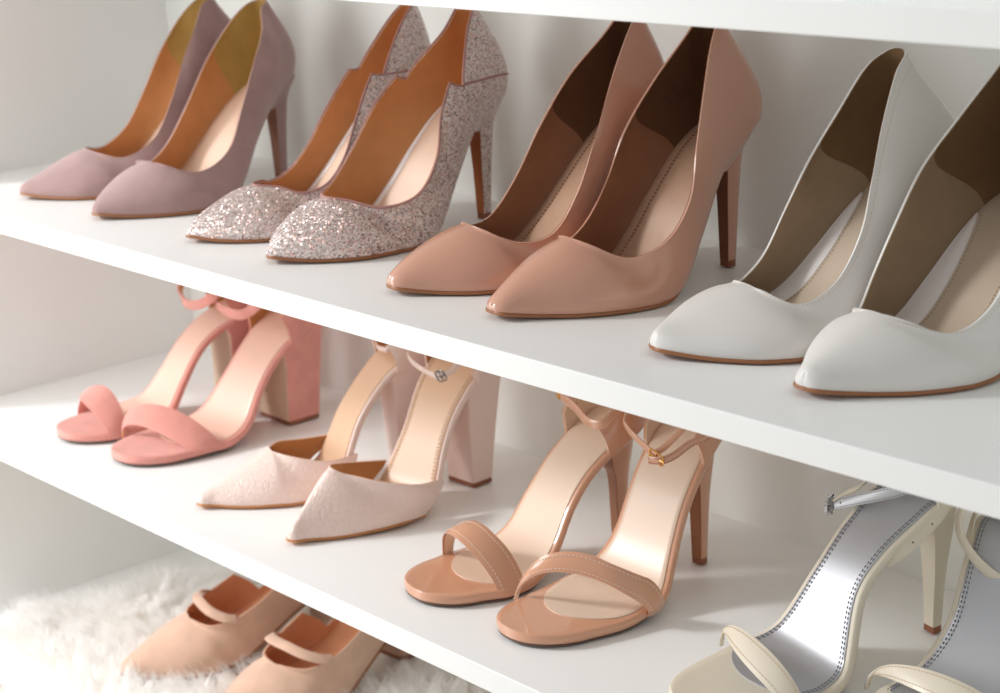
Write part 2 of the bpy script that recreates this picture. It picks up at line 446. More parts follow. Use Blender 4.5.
def slab(name, m, parent, st, top, thick, warp=None, nw=10, cup=0.0, edge=1.0, bulge=None):
    """a board that follows the stations st = (s, w, z): top surface lifted by top, thick below it, rounded sides"""
    st = np.asarray(st, float); n = len(st)
    d = np.gradient(st[:, [0, 2]], axis=0)
    # spine direction from the height curve only
    sp = np.stack([d[:, 0], d[:, 1]], -1); sp /= np.linalg.norm(sp, axis=1)[:, None]+1e-12
    nr = np.stack([-sp[:, 1], sp[:, 0]], -1); nr[nr[:, 1] < 0] *= -1
    for i in (0, -1): nr[i] = nr[1 if i == 0 else -2]
    th = np.broadcast_to(np.asarray(thick, float), (n,))
    bl = th*.5 if bulge is None else np.broadcast_to(bulge, (n,))
    G = []
    for i in range(n):
        s_, w, z = st[i]; row = []
        for u in np.linspace(1, -1, nw+1):
            h = top+cup*(u*u-1)*(-1)*-1 if cup else top
            row.append((u*w, h))
        ne = 5
        for k in range(1, ne):
            a = PI*k/ne; row.append((-w-bl[i]*math.sin(a)*edge*min(1, w/.004), top-th[i]*(1-math.cos(a))/2))
        for u in np.linspace(-1, 1, nw+1): row.append((u*w, top-th[i]))
        for k in range(1, ne):
            a = PI*(1-k/ne); row.append((w+bl[i]*math.sin(a)*edge*min(1, w/.004), top-th[i]*(1-math.cos(a))/2))
        G.append([(s_+nr[i, 0]*h, u, z+nr[i, 1]*h) for u, h in row])
    G = np.array(G)
    if warp: G = warp(G)
    mb = MB(); mb.grid(L3(G), False, True)
    if st[0, 1] > 1e-5: mb.fan(L3(G[0]))
    if st[-1, 1] > 1e-5: mb.fan(L3(G[-1]), True)
    return finish(mb, name, m, parent, sharp=50)

def outline(E, zs, n=8, s0=None, s1=None, inset=0.0, arc=0.0):
    """stations (s, w, z) from outline keys, kept between s0 and s1; arc rounds the front end"""
    K = cr(np.array([(a, b) for a, b in E]), max(n, 20), 1, 1)
    K[:, 1] = np.maximum(K[:, 1], 0)
    sm, wm = K[:, 0], K[:, 1]
    order = np.argsort(sm); f = lambda q: np.interp(q, sm[order], wm[order])
    lo, hi = sm.min(), sm.max()
    lo2 = lo+inset if s0 is None else s0; hi2 = hi-inset if s1 is None else s1
    t = np.linspace(0, PI, 110); q = (lo2+hi2)/2+(hi2-lo2)/2*np.cos(t)
    w = f(np.clip(q, lo, hi))-inset
    # keep the ends round after the inset
    if inset and s0 is None: w = np.minimum(w, np.sqrt(np.maximum(0, (q-lo2)*(2*.022-(q-lo2))))) if False else w
    w = np.maximum(w, 0)
    if arc:
        a = np.clip((q-(hi2-arc))/arc, 0, 1); w = w*np.sqrt(np.maximum(0, 1-a*a))
    w[-1] = 0 if s0 is None else w[-1]
    if s1 is None or arc: w[0] = 0
    return np.stack([q, w, zs(q)], -1)

def heel_rings(levels, nl=5, p=2.4, nf=6, nb=14):
    """levels: (back_s, back_z, front_s, front_z, half_width); returns D-shaped rings and the index range of the flat front"""
    K = cr(levels, nl); R = []
    for bs, bz, fs, fz, w in K:
        row = []
        for k in range(nf+1):          # flat breast face
            u = -1+2*k/nf; row.append((1.0, u))
        for k in range(1, nb):         # rounded sides and back
            a = PI*k/nb; row.append((1-(2)*math.sin(a)**.75 if False else 1-2*abs(math.sin(a))**.8, math.copysign(abs(math.cos(a))**(2/p), math.cos(a))))
        pts = []
        for g, u in row:
            t = (1-g)/2
            pts.append((fs+(bs-fs)*t, u*w, fz+(bz-fz)*t))
        R.append(pts)
    return np.array(R), nf

def conform(R, zs, n):
    """let the top rings of a heel follow the curve of the seat above them"""
    R = R.copy(); s0, s1 = R[0][:, 0].min(), R[0][:, 0].max(); z0, z1 = float(zs(s0)), float(zs(s1))
    for r in range(min(n, len(R))):
        x = R[r][:, 0]; lin_ = z0+(z1-z0)*(x-s0)/(s1-s0); R[r][:, 2] += (1-r/n)*(zs(x)-lin_)
    return R
def block_rings(levels, nl=5, r=.16):
    K = cr(levels, nl); R = []
    for bs, bz, fs, fz, w in K:
        pts = []
        for cx, cy, a0 in ((1-r, 1-r, 0), (r, 1-r, PI/2), (r, -(1-r), PI), (1-r, -(1-r), 1.5*PI)):
            for k in range(5):
                a = a0+PI/2*k/4
                ux = cx+r*math.cos(a) if True else cx; uy = (cy+r*math.sin(a))
                pts.append((ux, uy))
        row = []
        for g, u in pts:
            row.append((bs+(fs-bs)*g, u*w, bz+(fz-bz)*g))
        R.append(row)
    return np.array(R)

def loft(name, R, m, parent, cap0=True, cap1=True, sharp=40, warp=None):
    if warp: R = warp(R)
    mb = MB(); mb.grid(L3(R), False, True)
    if cap0: mb.fan(L3(R[0]))
    if cap1: mb.fan(L3(R[-1]), True)
    return finish(mb, name, m, parent, sharp=sharp)

def stitches(name, paths, m, parent, r=.00035, ln=.0022, gap=.0012):
    """short thread stitches laid along the paths (xyz)"""
    for P in paths:
        mb = MB()
        P = np.asarray(P, float); d = np.r_[0, np.cumsum(np.linalg.norm(np.diff(P, axis=0), axis=1))]
        q = 0
        while q+ln < d[-1]:
            a = np.array([np.interp(q, d, P[:, k]) for k in range(3)]); b = np.array([np.interp(q+ln, d, P[:, k]) for k in range(3)])
            mb.tube([a, (a+b)/2, b], [r*.5, r, r*.5], 5); q += ln+gap
        o = finish(mb, name, m, parent)
    return o

def ribbon(mb, path, normals, width, th, round_=True):
    """a strap: path xyz, per-point normal, width across, thickness"""
    P = np.asarray(path, float); N = np.asarray(normals, float); n = len(P)
    T = np.gradient(P, axis=0); T /= np.linalg.norm(T, axis=1)[:, None]+1e-12
    N = N-T*(N*T).sum(1)[:, None]; N /= np.linalg.norm(N, axis=1)[:, None]+1e-12
    B = np.cross(T, N); W = np.broadcast_to(width, (n,)); G = []
    for i in range(n):
        h = W[i]/2; t = th/2
        pr = [(-h, -t*.5), (-h+t*.6, -t), (h-t*.6, -t), (h, -t*.5), (h, t*.5), (h-t*.6, t), (-h+t*.6, t), (-h, t*.5)]
        G.append([P[i]+B[i]*a+N[i]*b for a, b in pr])
    mb.grid(G, False, True); mb.fan(G[0]); mb.fan(G[-1], True)
    return P, N, B

# ------------------------------------------------------------------ court shoe
PUMP_A = [.002, .006, .009, .011, .012, .013, .014, .014, .014, .015, .017, .019, .021, .023, .024]
PUMP_C = [.002, .001, .000, .000, .000, .001, .005, .009, .012, .014, .016, .018, .020, .022, .022]
#FIT0
FIT = {
 'mauveL': {'keys': {'Wb': 0.05585, 'p': 2.01168, 'w1': 0.00746, 'tipz': 0.01079, 'ts': 0.15382, 'tz': 0.04115, 'q': 0.91218, 'fa': 0.48835, 'fb': 0.69657, 'hb': 1.50654, 'Ew': [0.0552, 0.052, 0.0467, 0.0389, 0.0323, 0.0265, 0.0193, 0.0081], 'T2': [[0.1474, 0.022, 0.0386], [0.1262, 0.0375, 0.0345], [0.0983, 0.0441, 0.0502], [0.0769, 0.0417, 0.0832], [0.0592, 0.0357, 0.1198], [0.0407, 0.027, 0.1504], [0.0266, 0.0146, 0.1693], [0.0115, 0.0, 0.1768]], 'Z': [[-0.024, 0.1056], [-0.01, 0.1025], [0.01, 0.0951], [0.03, 0.0811], [0.05, 0.0604], [0.07, 0.0368], [0.09, 0.0159], [0.11, 0.0044], [0.13, 0.0026], [0.15, 0.0028], [0.18, 0.0028], [0.2, 0.0035], [0.2215, 0.0065]]}, 'bend': 0.0079, 'cm': 0.0017, 'loc': [0.1986, -0.0611], 'rz': -13.3},
 'mauveR': {'keys': {'Wb': 0.05634, 'p': 1.99216, 'w1': 0.00713, 'tipz': 0.01, 'ts': 0.15869, 'tz': 0.04355, 'q': 0.92686, 'fa': 0.48464, 'fb': 0.68244, 'hb': 1.48912, 'Ew': [0.0558, 0.0522, 0.0462, 0.0375, 0.0315, 0.0263, 0.0197, 0.0092], 'T2': [[0.1559, 0.0244, 0.04], [0.1318, 0.0396, 0.0343], [0.1034, 0.0451, 0.0498], [0.08, 0.0404, 0.0835], [0.0576, 0.0351, 0.1206], [0.0361, 0.0274, 0.1504], [0.0234, 0.0141, 0.1694], [0.0081, 0.0, 0.1767]], 'Z': [[-0.024, 0.1038], [-0.01, 0.1011], [0.01, 0.0944], [0.03, 0.0815], [0.05, 0.063], [0.07, 0.0396], [0.09, 0.017], [0.11, 0.0048], [0.13, 0.0026], [0.15, 0.0028], [0.18, 0.0028], [0.2, 0.0035], [0.2215, 0.0065]]}, 'bend': 0.0075, 'cm': 0.0035, 'loc': [0.2801, -0.062], 'rz': 5.1},
 'glitterL': {'keys': {'Wb': 0.05284, 'p': 2.02916, 'w1': 0.00566, 'tipz': 0.00833, 'ts': 0.1557, 'tz': 0.03952, 'q': 0.65337, 'fa': 0.43798, 'fb': 0.73027, 'hb': 0.92461, 'Ew': [0.0513, 0.0474, 0.0415, 0.0341, 0.0296, 0.0262, 0.0213, 0.0124], 'T2': [[0.1389, 0.0185, 0.0377], [0.1236, 0.034, 0.0327], [0.1021, 0.0396, 0.0385], [0.0831, 0.0374, 0.0594], [0.0677, 0.0311, 0.0889], [0.0483, 0.0228, 0.1215], [0.0207, 0.015, 0.1551], [-0.01, 0.0, 0.1839]], 'Z': [[-0.024, 0.1242], [-0.01, 0.1154], [0.01, 0.1034], [0.03, 0.0855], [0.05, 0.0603], [0.07, 0.0326], [0.09, 0.0098], [0.11, 0.0026], [0.13, 0.0026], [0.15, 0.0028], [0.18, 0.0028], [0.2, 0.0035], [0.2215, 0.0065]]}, 'bend': 0.0137, 'cm': -0.0059, 'loc': [0.4785, -0.0621], 'rz': -12.3},
 'glitterR': {'keys': {'Wb': 0.05316, 'p': 2.01709, 'w1': 0.00654, 'tipz': 0.00873, 'ts': 0.16257, 'tz': 0.04417, 'q': 0.64531, 'fa': 0.45075, 'fb': 0.73259, 'hb': 1.56544, 'Ew': [0.0538, 0.0526, 0.049, 0.0394, 0.032, 0.027, 0.0222, 0.0144], 'T2': [[0.153, 0.0178, 0.0421], [0.1359, 0.0422, 0.0368], [0.1112, 0.0562, 0.0452], [0.0911, 0.0549, 0.0715], [0.0772, 0.0443, 0.1052], [0.054, 0.031, 0.1368], [0.027, 0.0153, 0.163], [0.0081, 0.0, 0.1902]], 'Z': [[-0.024, 0.1079], [-0.01, 0.1075], [0.01, 0.1022], [0.03, 0.0884], [0.05, 0.0643], [0.07, 0.0337], [0.09, 0.0078], [0.11, 0.0026], [0.13, 0.0026], [0.15, 0.0028], [0.18, 0.0028], [0.2, 0.0035], [0.2215, 0.0065]]}, 'bend': 0.0136, 'cm': -0.0056, 'loc': [0.5725, -0.0603], 'rz': -1.9},
 'nudeL': {'keys': {'Wb': 0.05154, 'p': 1.90919, 'w1': 0.00982, 'tipz': 0.01208, 'ts': 0.15391, 'tz': 0.043, 'q': 0.67001, 'fa': 0.4122, 'fb': 0.69057, 'hb': 0.95312, 'Ew': [0.0508, 0.0479, 0.0431, 0.0375, 0.0332, 0.0302, 0.0272, 0.0213], 'T2': [[0.1497, 0.0189, 0.0407], [0.1327, 0.0371, 0.0321], [0.107, 0.0457, 0.0367], [0.084, 0.0449, 0.0645], [0.064, 0.0399, 0.1032], [0.043, 0.0298, 0.1399], [0.0199, 0.0163, 0.1699], [-0.0007, 0.0, 0.1959]], 'Z': [[-0.024, 0.1246], [-0.01, 0.115], [0.01, 0.1009], [0.03, 0.0811], [0.05, 0.0554], [0.07, 0.0301], [0.09, 0.01], [0.11, 0.0026], [0.13, 0.0026], [0.15, 0.0028], [0.18, 0.0028], [0.2, 0.0035], [0.2215, 0.0065]]}, 'bend': 0.0025, 'cm': 0.0001, 'loc': [0.7552, -0.0644], 'rz': -13.4},
 'nudeR': {'keys': {'Wb': 0.04752, 'p': 1.75978, 'w1': 0.01024, 'tipz': 0.01074, 'ts': 0.1559, 'tz': 0.0485, 'q': 0.76848, 'fa': 0.41386, 'fb': 0.69425, 'hb': 1.01528, 'Ew': [0.0484, 0.0475, 0.0448, 0.038, 0.0315, 0.0282, 0.0249, 0.0175], 'T2': [[0.1515, 0.0183, 0.0454], [0.1315, 0.0368, 0.0358], [0.1057, 0.046, 0.0459], [0.084, 0.0472, 0.0719], [0.071, 0.0407, 0.108], [0.0524, 0.0291, 0.1426], [0.0325, 0.0159, 0.1737], [0.0145, 0.0, 0.1976]], 'Z': [[-0.024, 0.1176], [-0.01, 0.1122], [0.01, 0.1032], [0.03, 0.0872], [0.05, 0.0604], [0.07, 0.0309], [0.09, 0.0087], [0.11, 0.0026], [0.13, 0.0026], [0.15, 0.0028], [0.18, 0.0028], [0.2, 0.0035], [0.2215, 0.0065]]}, 'bend': 0.0024, 'cm': 0.0058, 'loc': [0.8452, -0.0603], 'rz': -7.7},
 'whiteL': {'keys': {'Wb': 0.06126, 'p': 1.99313, 'w1': 0.00963, 'tipz': 0.01353, 'ts': 0.15026, 'tz': 0.0373, 'q': 0.83596, 'fa': 0.4101, 'fb': 0.51027, 'hb': 1.56069, 'Ew': [0.0574, 0.0509, 0.0427, 0.0359, 0.0311, 0.0259, 0.0178, 0.0058], 'T2': [[0.1474, 0.0216, 0.0346], [0.1319, 0.0366, 0.0297], [0.1092, 0.0432, 0.0428], [0.0908, 0.0438, 0.0718], [0.0772, 0.0363, 0.1044], [0.0622, 0.0261, 0.1355], [0.0457, 0.0175, 0.1654], [0.0288, 0.0, 0.1794]], 'Z': [[-0.024, 0.0932], [-0.01, 0.0952], [0.01, 0.0912], [0.03, 0.0797], [0.05, 0.061], [0.07, 0.0386], [0.09, 0.0177], [0.11, 0.0051], [0.13, 0.0026], [0.15, 0.0028], [0.18, 0.0028], [0.2, 0.0035], [0.2215, 0.0065]]}, 'bend': 0.0133, 'cm': 0.0015, 'loc': [1.0213, -0.0606], 'rz': -18.8},
 'whiteR': {'keys': {'Wb': 0.05092, 'p': 1.81336, 'w1': 0.00996, 'tipz': 0.0134, 'ts': 0.16621, 'tz': 0.0424, 'q': 0.85789, 'fa': 0.4106, 'fb': 0.51182, 'hb': 1.57965, 'Ew': [0.0514, 0.0497, 0.0457, 0.0391, 0.0329, 0.0269, 0.0189, 0.0066], 'T2': [[0.1597, 0.0216, 0.0379], [0.1385, 0.0375, 0.0317], [0.1173, 0.047, 0.0483], [0.0994, 0.0458, 0.0793], [0.084, 0.0392, 0.1124], [0.0661, 0.0291, 0.1396], [0.0496, 0.0182, 0.1648], [0.0333, 0.0, 0.185]], 'Z': [[-0.024, 0.095], [-0.01, 0.0941], [0.01, 0.0893], [0.03, 0.0783], [0.05, 0.0603], [0.07, 0.0385], [0.09, 0.0178], [0.11, 0.0053], [0.13, 0.0026], [0.15, 0.0028], [0.18, 0.0028], [0.2, 0.0035], [0.2215, 0.0065]]}, 'bend': 0.0119, 'cm': 0.0035, 'loc': [1.1085, -0.0578], 'rz': -5.7},
}
#FIT1

def pump(fit, side, label, spec, group):
    """side: +1 when the inner side of the foot is at local +x"""
    q = FIT[fit]; k = 5
    E, T, ka, ko, kb, kc, zs = upper_keys(**q['keys'])
    root = empty('high_heel_pump', (q['loc'][0], q['loc'][1], .0007), math.radians(q['rz'])); tag(root, label, 'shoe', group)
    W = Wall(E, T, k, ka, ko, kb, kc, zs, q['bend'], side=side, cm=q['cm'], n=10 if spec.get('notch') else 7)
    smooth_throat(W, W.k-int(3.0*W.n), W.k+int(5*W.n))
    if spec.get('notch'): W.notch()
    W.shells('upper', M[spec['upper']], root, .0014)
    lin_end = .155
    W.inner('lining', M[spec['lining']], root, .0015, .0021, lambda i, s: s < lin_end+.02, near=W.k)
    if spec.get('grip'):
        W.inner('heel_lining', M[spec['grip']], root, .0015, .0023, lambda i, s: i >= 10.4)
    # soles
    st = outline(E, zs); sole = outline(E, zs, inset=-.0003)
    sole = sole[sole[:, 0] > .02]; fs = np.clip((sole[:, 0]-.075)/.035, 0, 1); fs = fs*fs*(3-2*fs)
    sole[:, 1] -= .004*(1-fs)*(sole[:, 1] > .01)
    slab('outsole', M[spec['sole']], root, sole, .0002, .0009+.0018*fs, W.warp)
    st = outline(E, zs, inset=.0016, s1=.176)
    ins = slab('insole', M[spec['insole']], root, st, .0030, .0022, W.warp, edge=.3)
    f = lambda q: np.interp(q, st[::-1, 0], st[::-1, 1])
    def on_insole(s_, u, h=.0032):
        s_ = np.asarray(s_, float); z = zs(s_); dz = (zs(s_+.001)-zs(s_-.001))/.002; nn = 1/np.sqrt(1+dz*dz)
        P = np.stack([s_-dz*nn*h, np.asarray(u, float), z+nn*h], -1); return W.warp(P)
    spec_ins = spec.get('insole_style')
    if spec_ins == 'stitched':
        q = np.linspace(-.012, .16, 90)
        for rows in (0, .0016):
            P1 = L3(on_insole(q, f(q)*.86-.0035-rows)); P2 = L3(on_insole(q, -(f(q)*.86-.0035-rows)))
            stitches('stitching', [P1, P2], M['thread_brown'], ins, .00035, .0020, .0011)
    if spec_ins == 'pads':
        for sg in (1, -1):
            q = np.linspace(.035, .150, 60); x = (q-.035)/.115
            inn = f(q)-.0022-(.0245*np.sin(PI*x)**.8)*(1.0 if sg > 0 else .72)
            G = np.array([on_insole(q, sg*(inn+(f(q)-.0008-inn)*v), .0032+.0016*math.sin(PI*min(1, v*1.15+.05)*.8)) for v in np.linspace(0, 1, 9)])
            mb = MB(); mb.grid(L3(G)); G2 = np.array([on_insole(q, sg*(inn+(f(q)-.0008-inn)*v), .0028) for v in (0, 1)])
            mb.grid(L3(G2)); mb.grid(L3(np.array([G[0], G2[0]]))); mb.grid(L3(np.array([G[-1], G2[-1]])))
            finish(mb, 'gel_pad', M['gel'], ins, sharp=60)['label'] = 'white gel arch pad'
            stitches('stitching', [L3(on_insole(q, sg*(inn-.0022)))], M['thread_taupe'], ins, .0003, .0013, .0016)
    if spec_ins == 'whitebar':
        q = np.linspace(.02, .140, 50); x = (q-.02)/.12
        inn = -(f(q)-.0028-.005*np.sin(PI*x)); out = -(f(q)-.0006)
        G = np.array([on_insole(q, inn+(out-inn)*v, .0034+.001*math.sin(PI*v)) for v in np.linspace(0, 1, 6)])
        mb = MB(); mb.grid(L3(G)); G2 = np.array([on_insole(q, inn+(out-inn)*v, .0028) for v in (0, 1)]); mb.grid(L3(G2))
        mb.grid(L3(np.array([G[0], G2[0]]))); mb.grid(L3(np.array([G[-1], G2[-1]])))
        finish(mb, 'gel_pad', M['gel'], ins, sharp=60)['label'] = 'narrow white pad along the insole edge'
    # heel
    zb, zm, zf = float(zs(-.019)), float(zs(.0)), float(zs(.034)); we = float(np.interp(.0, [p_[0] for p_ in E[::-1]], [p_[1] for p_ in E[::-1]]))
    hz = zb-.0255
    R, nf = heel_rings([(-.0204, zb+.0010, .034, zf+.0008, we*.98), (-.0203, zb-.0025, .030, zf-.002, we*.965), (-.0165, zb-.012, .0170, zf-.007, we*.60), (-.0110, hz, .0100, hz-.004, .0090),
                        (-.0080, hz*.62, .0074, hz*.62, .0064), (-.0066, hz*.3, .0060, hz*.3, .0054), (-.0054, .0055, .0052, .0055, .0048)])
    R = conform(R, zs, 14)
    hl = loft('heel', R, M[spec.get('heelmat', spec['upper'])], root, sharp=50)
    F = R[:, :nf+1].copy(); F[..., 0] += .0004; F[:, :, 1] *= .93
    mb = MB(); Fb = F.copy(); Fb[..., 0] -= .0012
    mb.grid(L3(F)); mb.grid(L3(Fb)); mb.grid(L3(np.stack([F[:, 0], Fb[:, 0]], 1))); mb.grid(L3(np.stack([F[:, -1], Fb[:, -1]], 1)))
    mb.grid(L3(np.stack([F[0], Fb[0]], 1))); mb.grid(L3(np.stack([F[-1], Fb[-1]], 1)))
    finish(mb, 'heel_breast', M[spec['breast']], hl, sharp=40)
    tp = R[-1].copy(); c0 = tp.mean(0); t1 = c0+(tp-c0)*.97; t0 = t1.copy(); t1[:, 2] = .0056; t0[:, 2] = 0.0002
    loft('heel_tip', np.array([t1, t0]), M['heeltip'], hl)
    # topline
    A, B = W.topline()
    if spec.get('binding'):
        P = L3(np.vstack([A, B[::-1][1:-1]]))
        mb = MB(); mb.tube(P, .0011, 8, True); finish(mb, 'binding', M['binding'], root)
        mb = MB(); i0 = W.i0; row = []; z0 = W.P[i0, -1, 2]
        for i in range(i0, W.nt):
            u = (i-i0)/(W.nt-1-i0); zt = z0+.003*math.sin(PI*u)-.004*u
            c_ = W.P[i]; vv = np.linspace(0, 1, W.m+1); v = np.interp(zt, c_[:, 2], vv)
            row.append(np.array([np.interp(v, vv, c_[:, t]) for t in range(3)]))
        row = np.array(row); rb = row[::-1].copy(); rb[:, 1] *= -1
        mb.tube(L3(W.warp(np.vstack([row, rb[1:]]))), .0010, 8); finish(mb, 'seam_binding', M['binding'], root)
    if spec.get('topstitch'):
        # seen just under the edge of the topline, on the outer surface
        row = W.P[W.k:, W.m-1]*.75+W.P[W.k:, W.m-2]*.25
        rowb = row.copy(); rowb[:, 1] *= -1
        cen = np.array([0, 0, 0])
        Pa, Pb = L3(W.warp(row)), L3(W.warp(rowb))
        stitches('stitching', [Pa, Pb], M[spec['topstitch']], root, .0003, .0014, .0013)
    if fit == 'nudeR':      # a faint printed stamp on the inside of the counter, too blurred to read
        rows = []
        for t, (a_, b_) in enumerate(((.50, .66), (.44, .70), (.38, .60))):
            c_ = W.P[int(11.2*W.n)+t*2:int(11.2*W.n)+t*2+1, :, :][0]; c2 = W.P[int(11.2*W.n)+t*2+1]
            vv = np.linspace(0, 1, W.m+1); q_ = np.array([[np.interp(v, vv, c_[:, k_]) for k_ in range(3)] for v in np.linspace(a_, b_, 12)])
            q_[:, 1] *= -1; q_ = W.warp(q_); dn = np.array([0, 1., 0]); q_ = q_+dn*.0030; rows.append(L3(q_))
        stitches('stamp', rows, M['stamp'], root, .0004, .0013, .0007)
    return root, W, on_insole

exec_after = []
# ------------------------------------------------------------------ shelving unit
def shelving():
    u = empty('shelving_unit', (0, 0, ZC-TH-.06)); dz = -(ZC-TH-.06)
    tag(u, 'white laminate open shelving unit holding the rows of women\'s shoes', 'shelving')
    def bx(name, *a, m='board', bev=.0008):
        mb = MB(); a = list(a); a[4] += dz; a[5] += dz; mb.box(*a)
        return finish(mb, name, M[m], u, smooth=False, bevel=bev)
    bx('side_panel', -TH, 0, -DEP, .006, ZC-TH-.06, .62)
    bx('side_panel', XR, XR+TH, -DEP, .006, ZC-TH-.06, .62)
    bx('back_panel', 0, XR, 0, .006, ZC-TH, .62, m='backboard', bev=0)
    for z, nm in ((ZT+TH, 'shelf'), (ZA, 'shelf'), (ZB, 'shelf'), (ZC, 'bottom_panel'), (.62, 'top_panel')):
        bx(nm, 0, XR, -DEP, 0, z-TH, z)
    bx('plinth', 0, XR, -DEP+.03, -DEP+.045, ZC-TH-.06, ZC-TH)
    fz = ZC-TH-.06
    def st(name, *a, m='room'):
        mb = MB(); mb.box(*a); o = finish(mb, name, M[m], None, smooth=False); o['kind'] = 'structure'; return o
    st('floor', -2.2, 3.6, -4.2, .1, fz-.05, fz, m='floor')
    st('wall_back', -2.2, 3.6, .012, .1, fz, 2.0)
    return u
shelving()

# ------------------------------------------------------------------ top row of shoes
MAUVE = dict(upper='mauve', lining='tanlining', grip='olive', insole='blushinsole', sole='solebrown', breast='breast_pink')
GLIT = dict(upper='glitter', lining='tanlining', insole='blushinsole', sole='solebrown', breast='breast_orange', binding=True, insole_style='whitebar')
GLIT['notch'] = True
NUDE = dict(upper='nude', lining='brownlining', grip='darkgrip', insole='bronze', sole='solebrown', breast='breast_brown', insole_style='stitched')
WHITE = dict(upper='white', lining='taupelining', grip='taupegrip', insole='taupeinsole', sole='solebrown', breast='white', insole_style='pads', topstitch='thread_cream')
def D(a): return math.radians(a)
pump('mauveL', 1, 'dusty mauve suede pointed pump at the far left of the upper shelf', MAUVE, 'mauve suede pumps')
pump('mauveR', -1, 'dusty mauve suede pointed pump next to the glitter pair, nearer of its pair', MAUVE, 'mauve suede pumps')
pump('glitterL', 1, 'silver and pink glitter pump half hidden behind its twin, beside the mauve suede pair', GLIT, 'glitter pumps')
pump('glitterR', -1, 'silver and pink glitter pump with mauve piping, the front one of its pair', GLIT, 'glitter pumps')
pump('nudeL', 1, 'glossy nude patent pointed pump standing next to the glitter pair', NUDE, 'nude patent pumps')
pump('nudeR', -1, 'glossy nude patent pointed pump standing next to the white pair, its heel showing', NUDE, 'nude patent pumps')
pump('whiteL', 1, 'white leather pointed pump in full view, with taupe lining, beside the nude patent pair', WHITE, 'white leather pumps')
pump('whiteR', -1, 'white leather pointed pump cut off by the right edge of the photo', WHITE, 'white leather pumps')

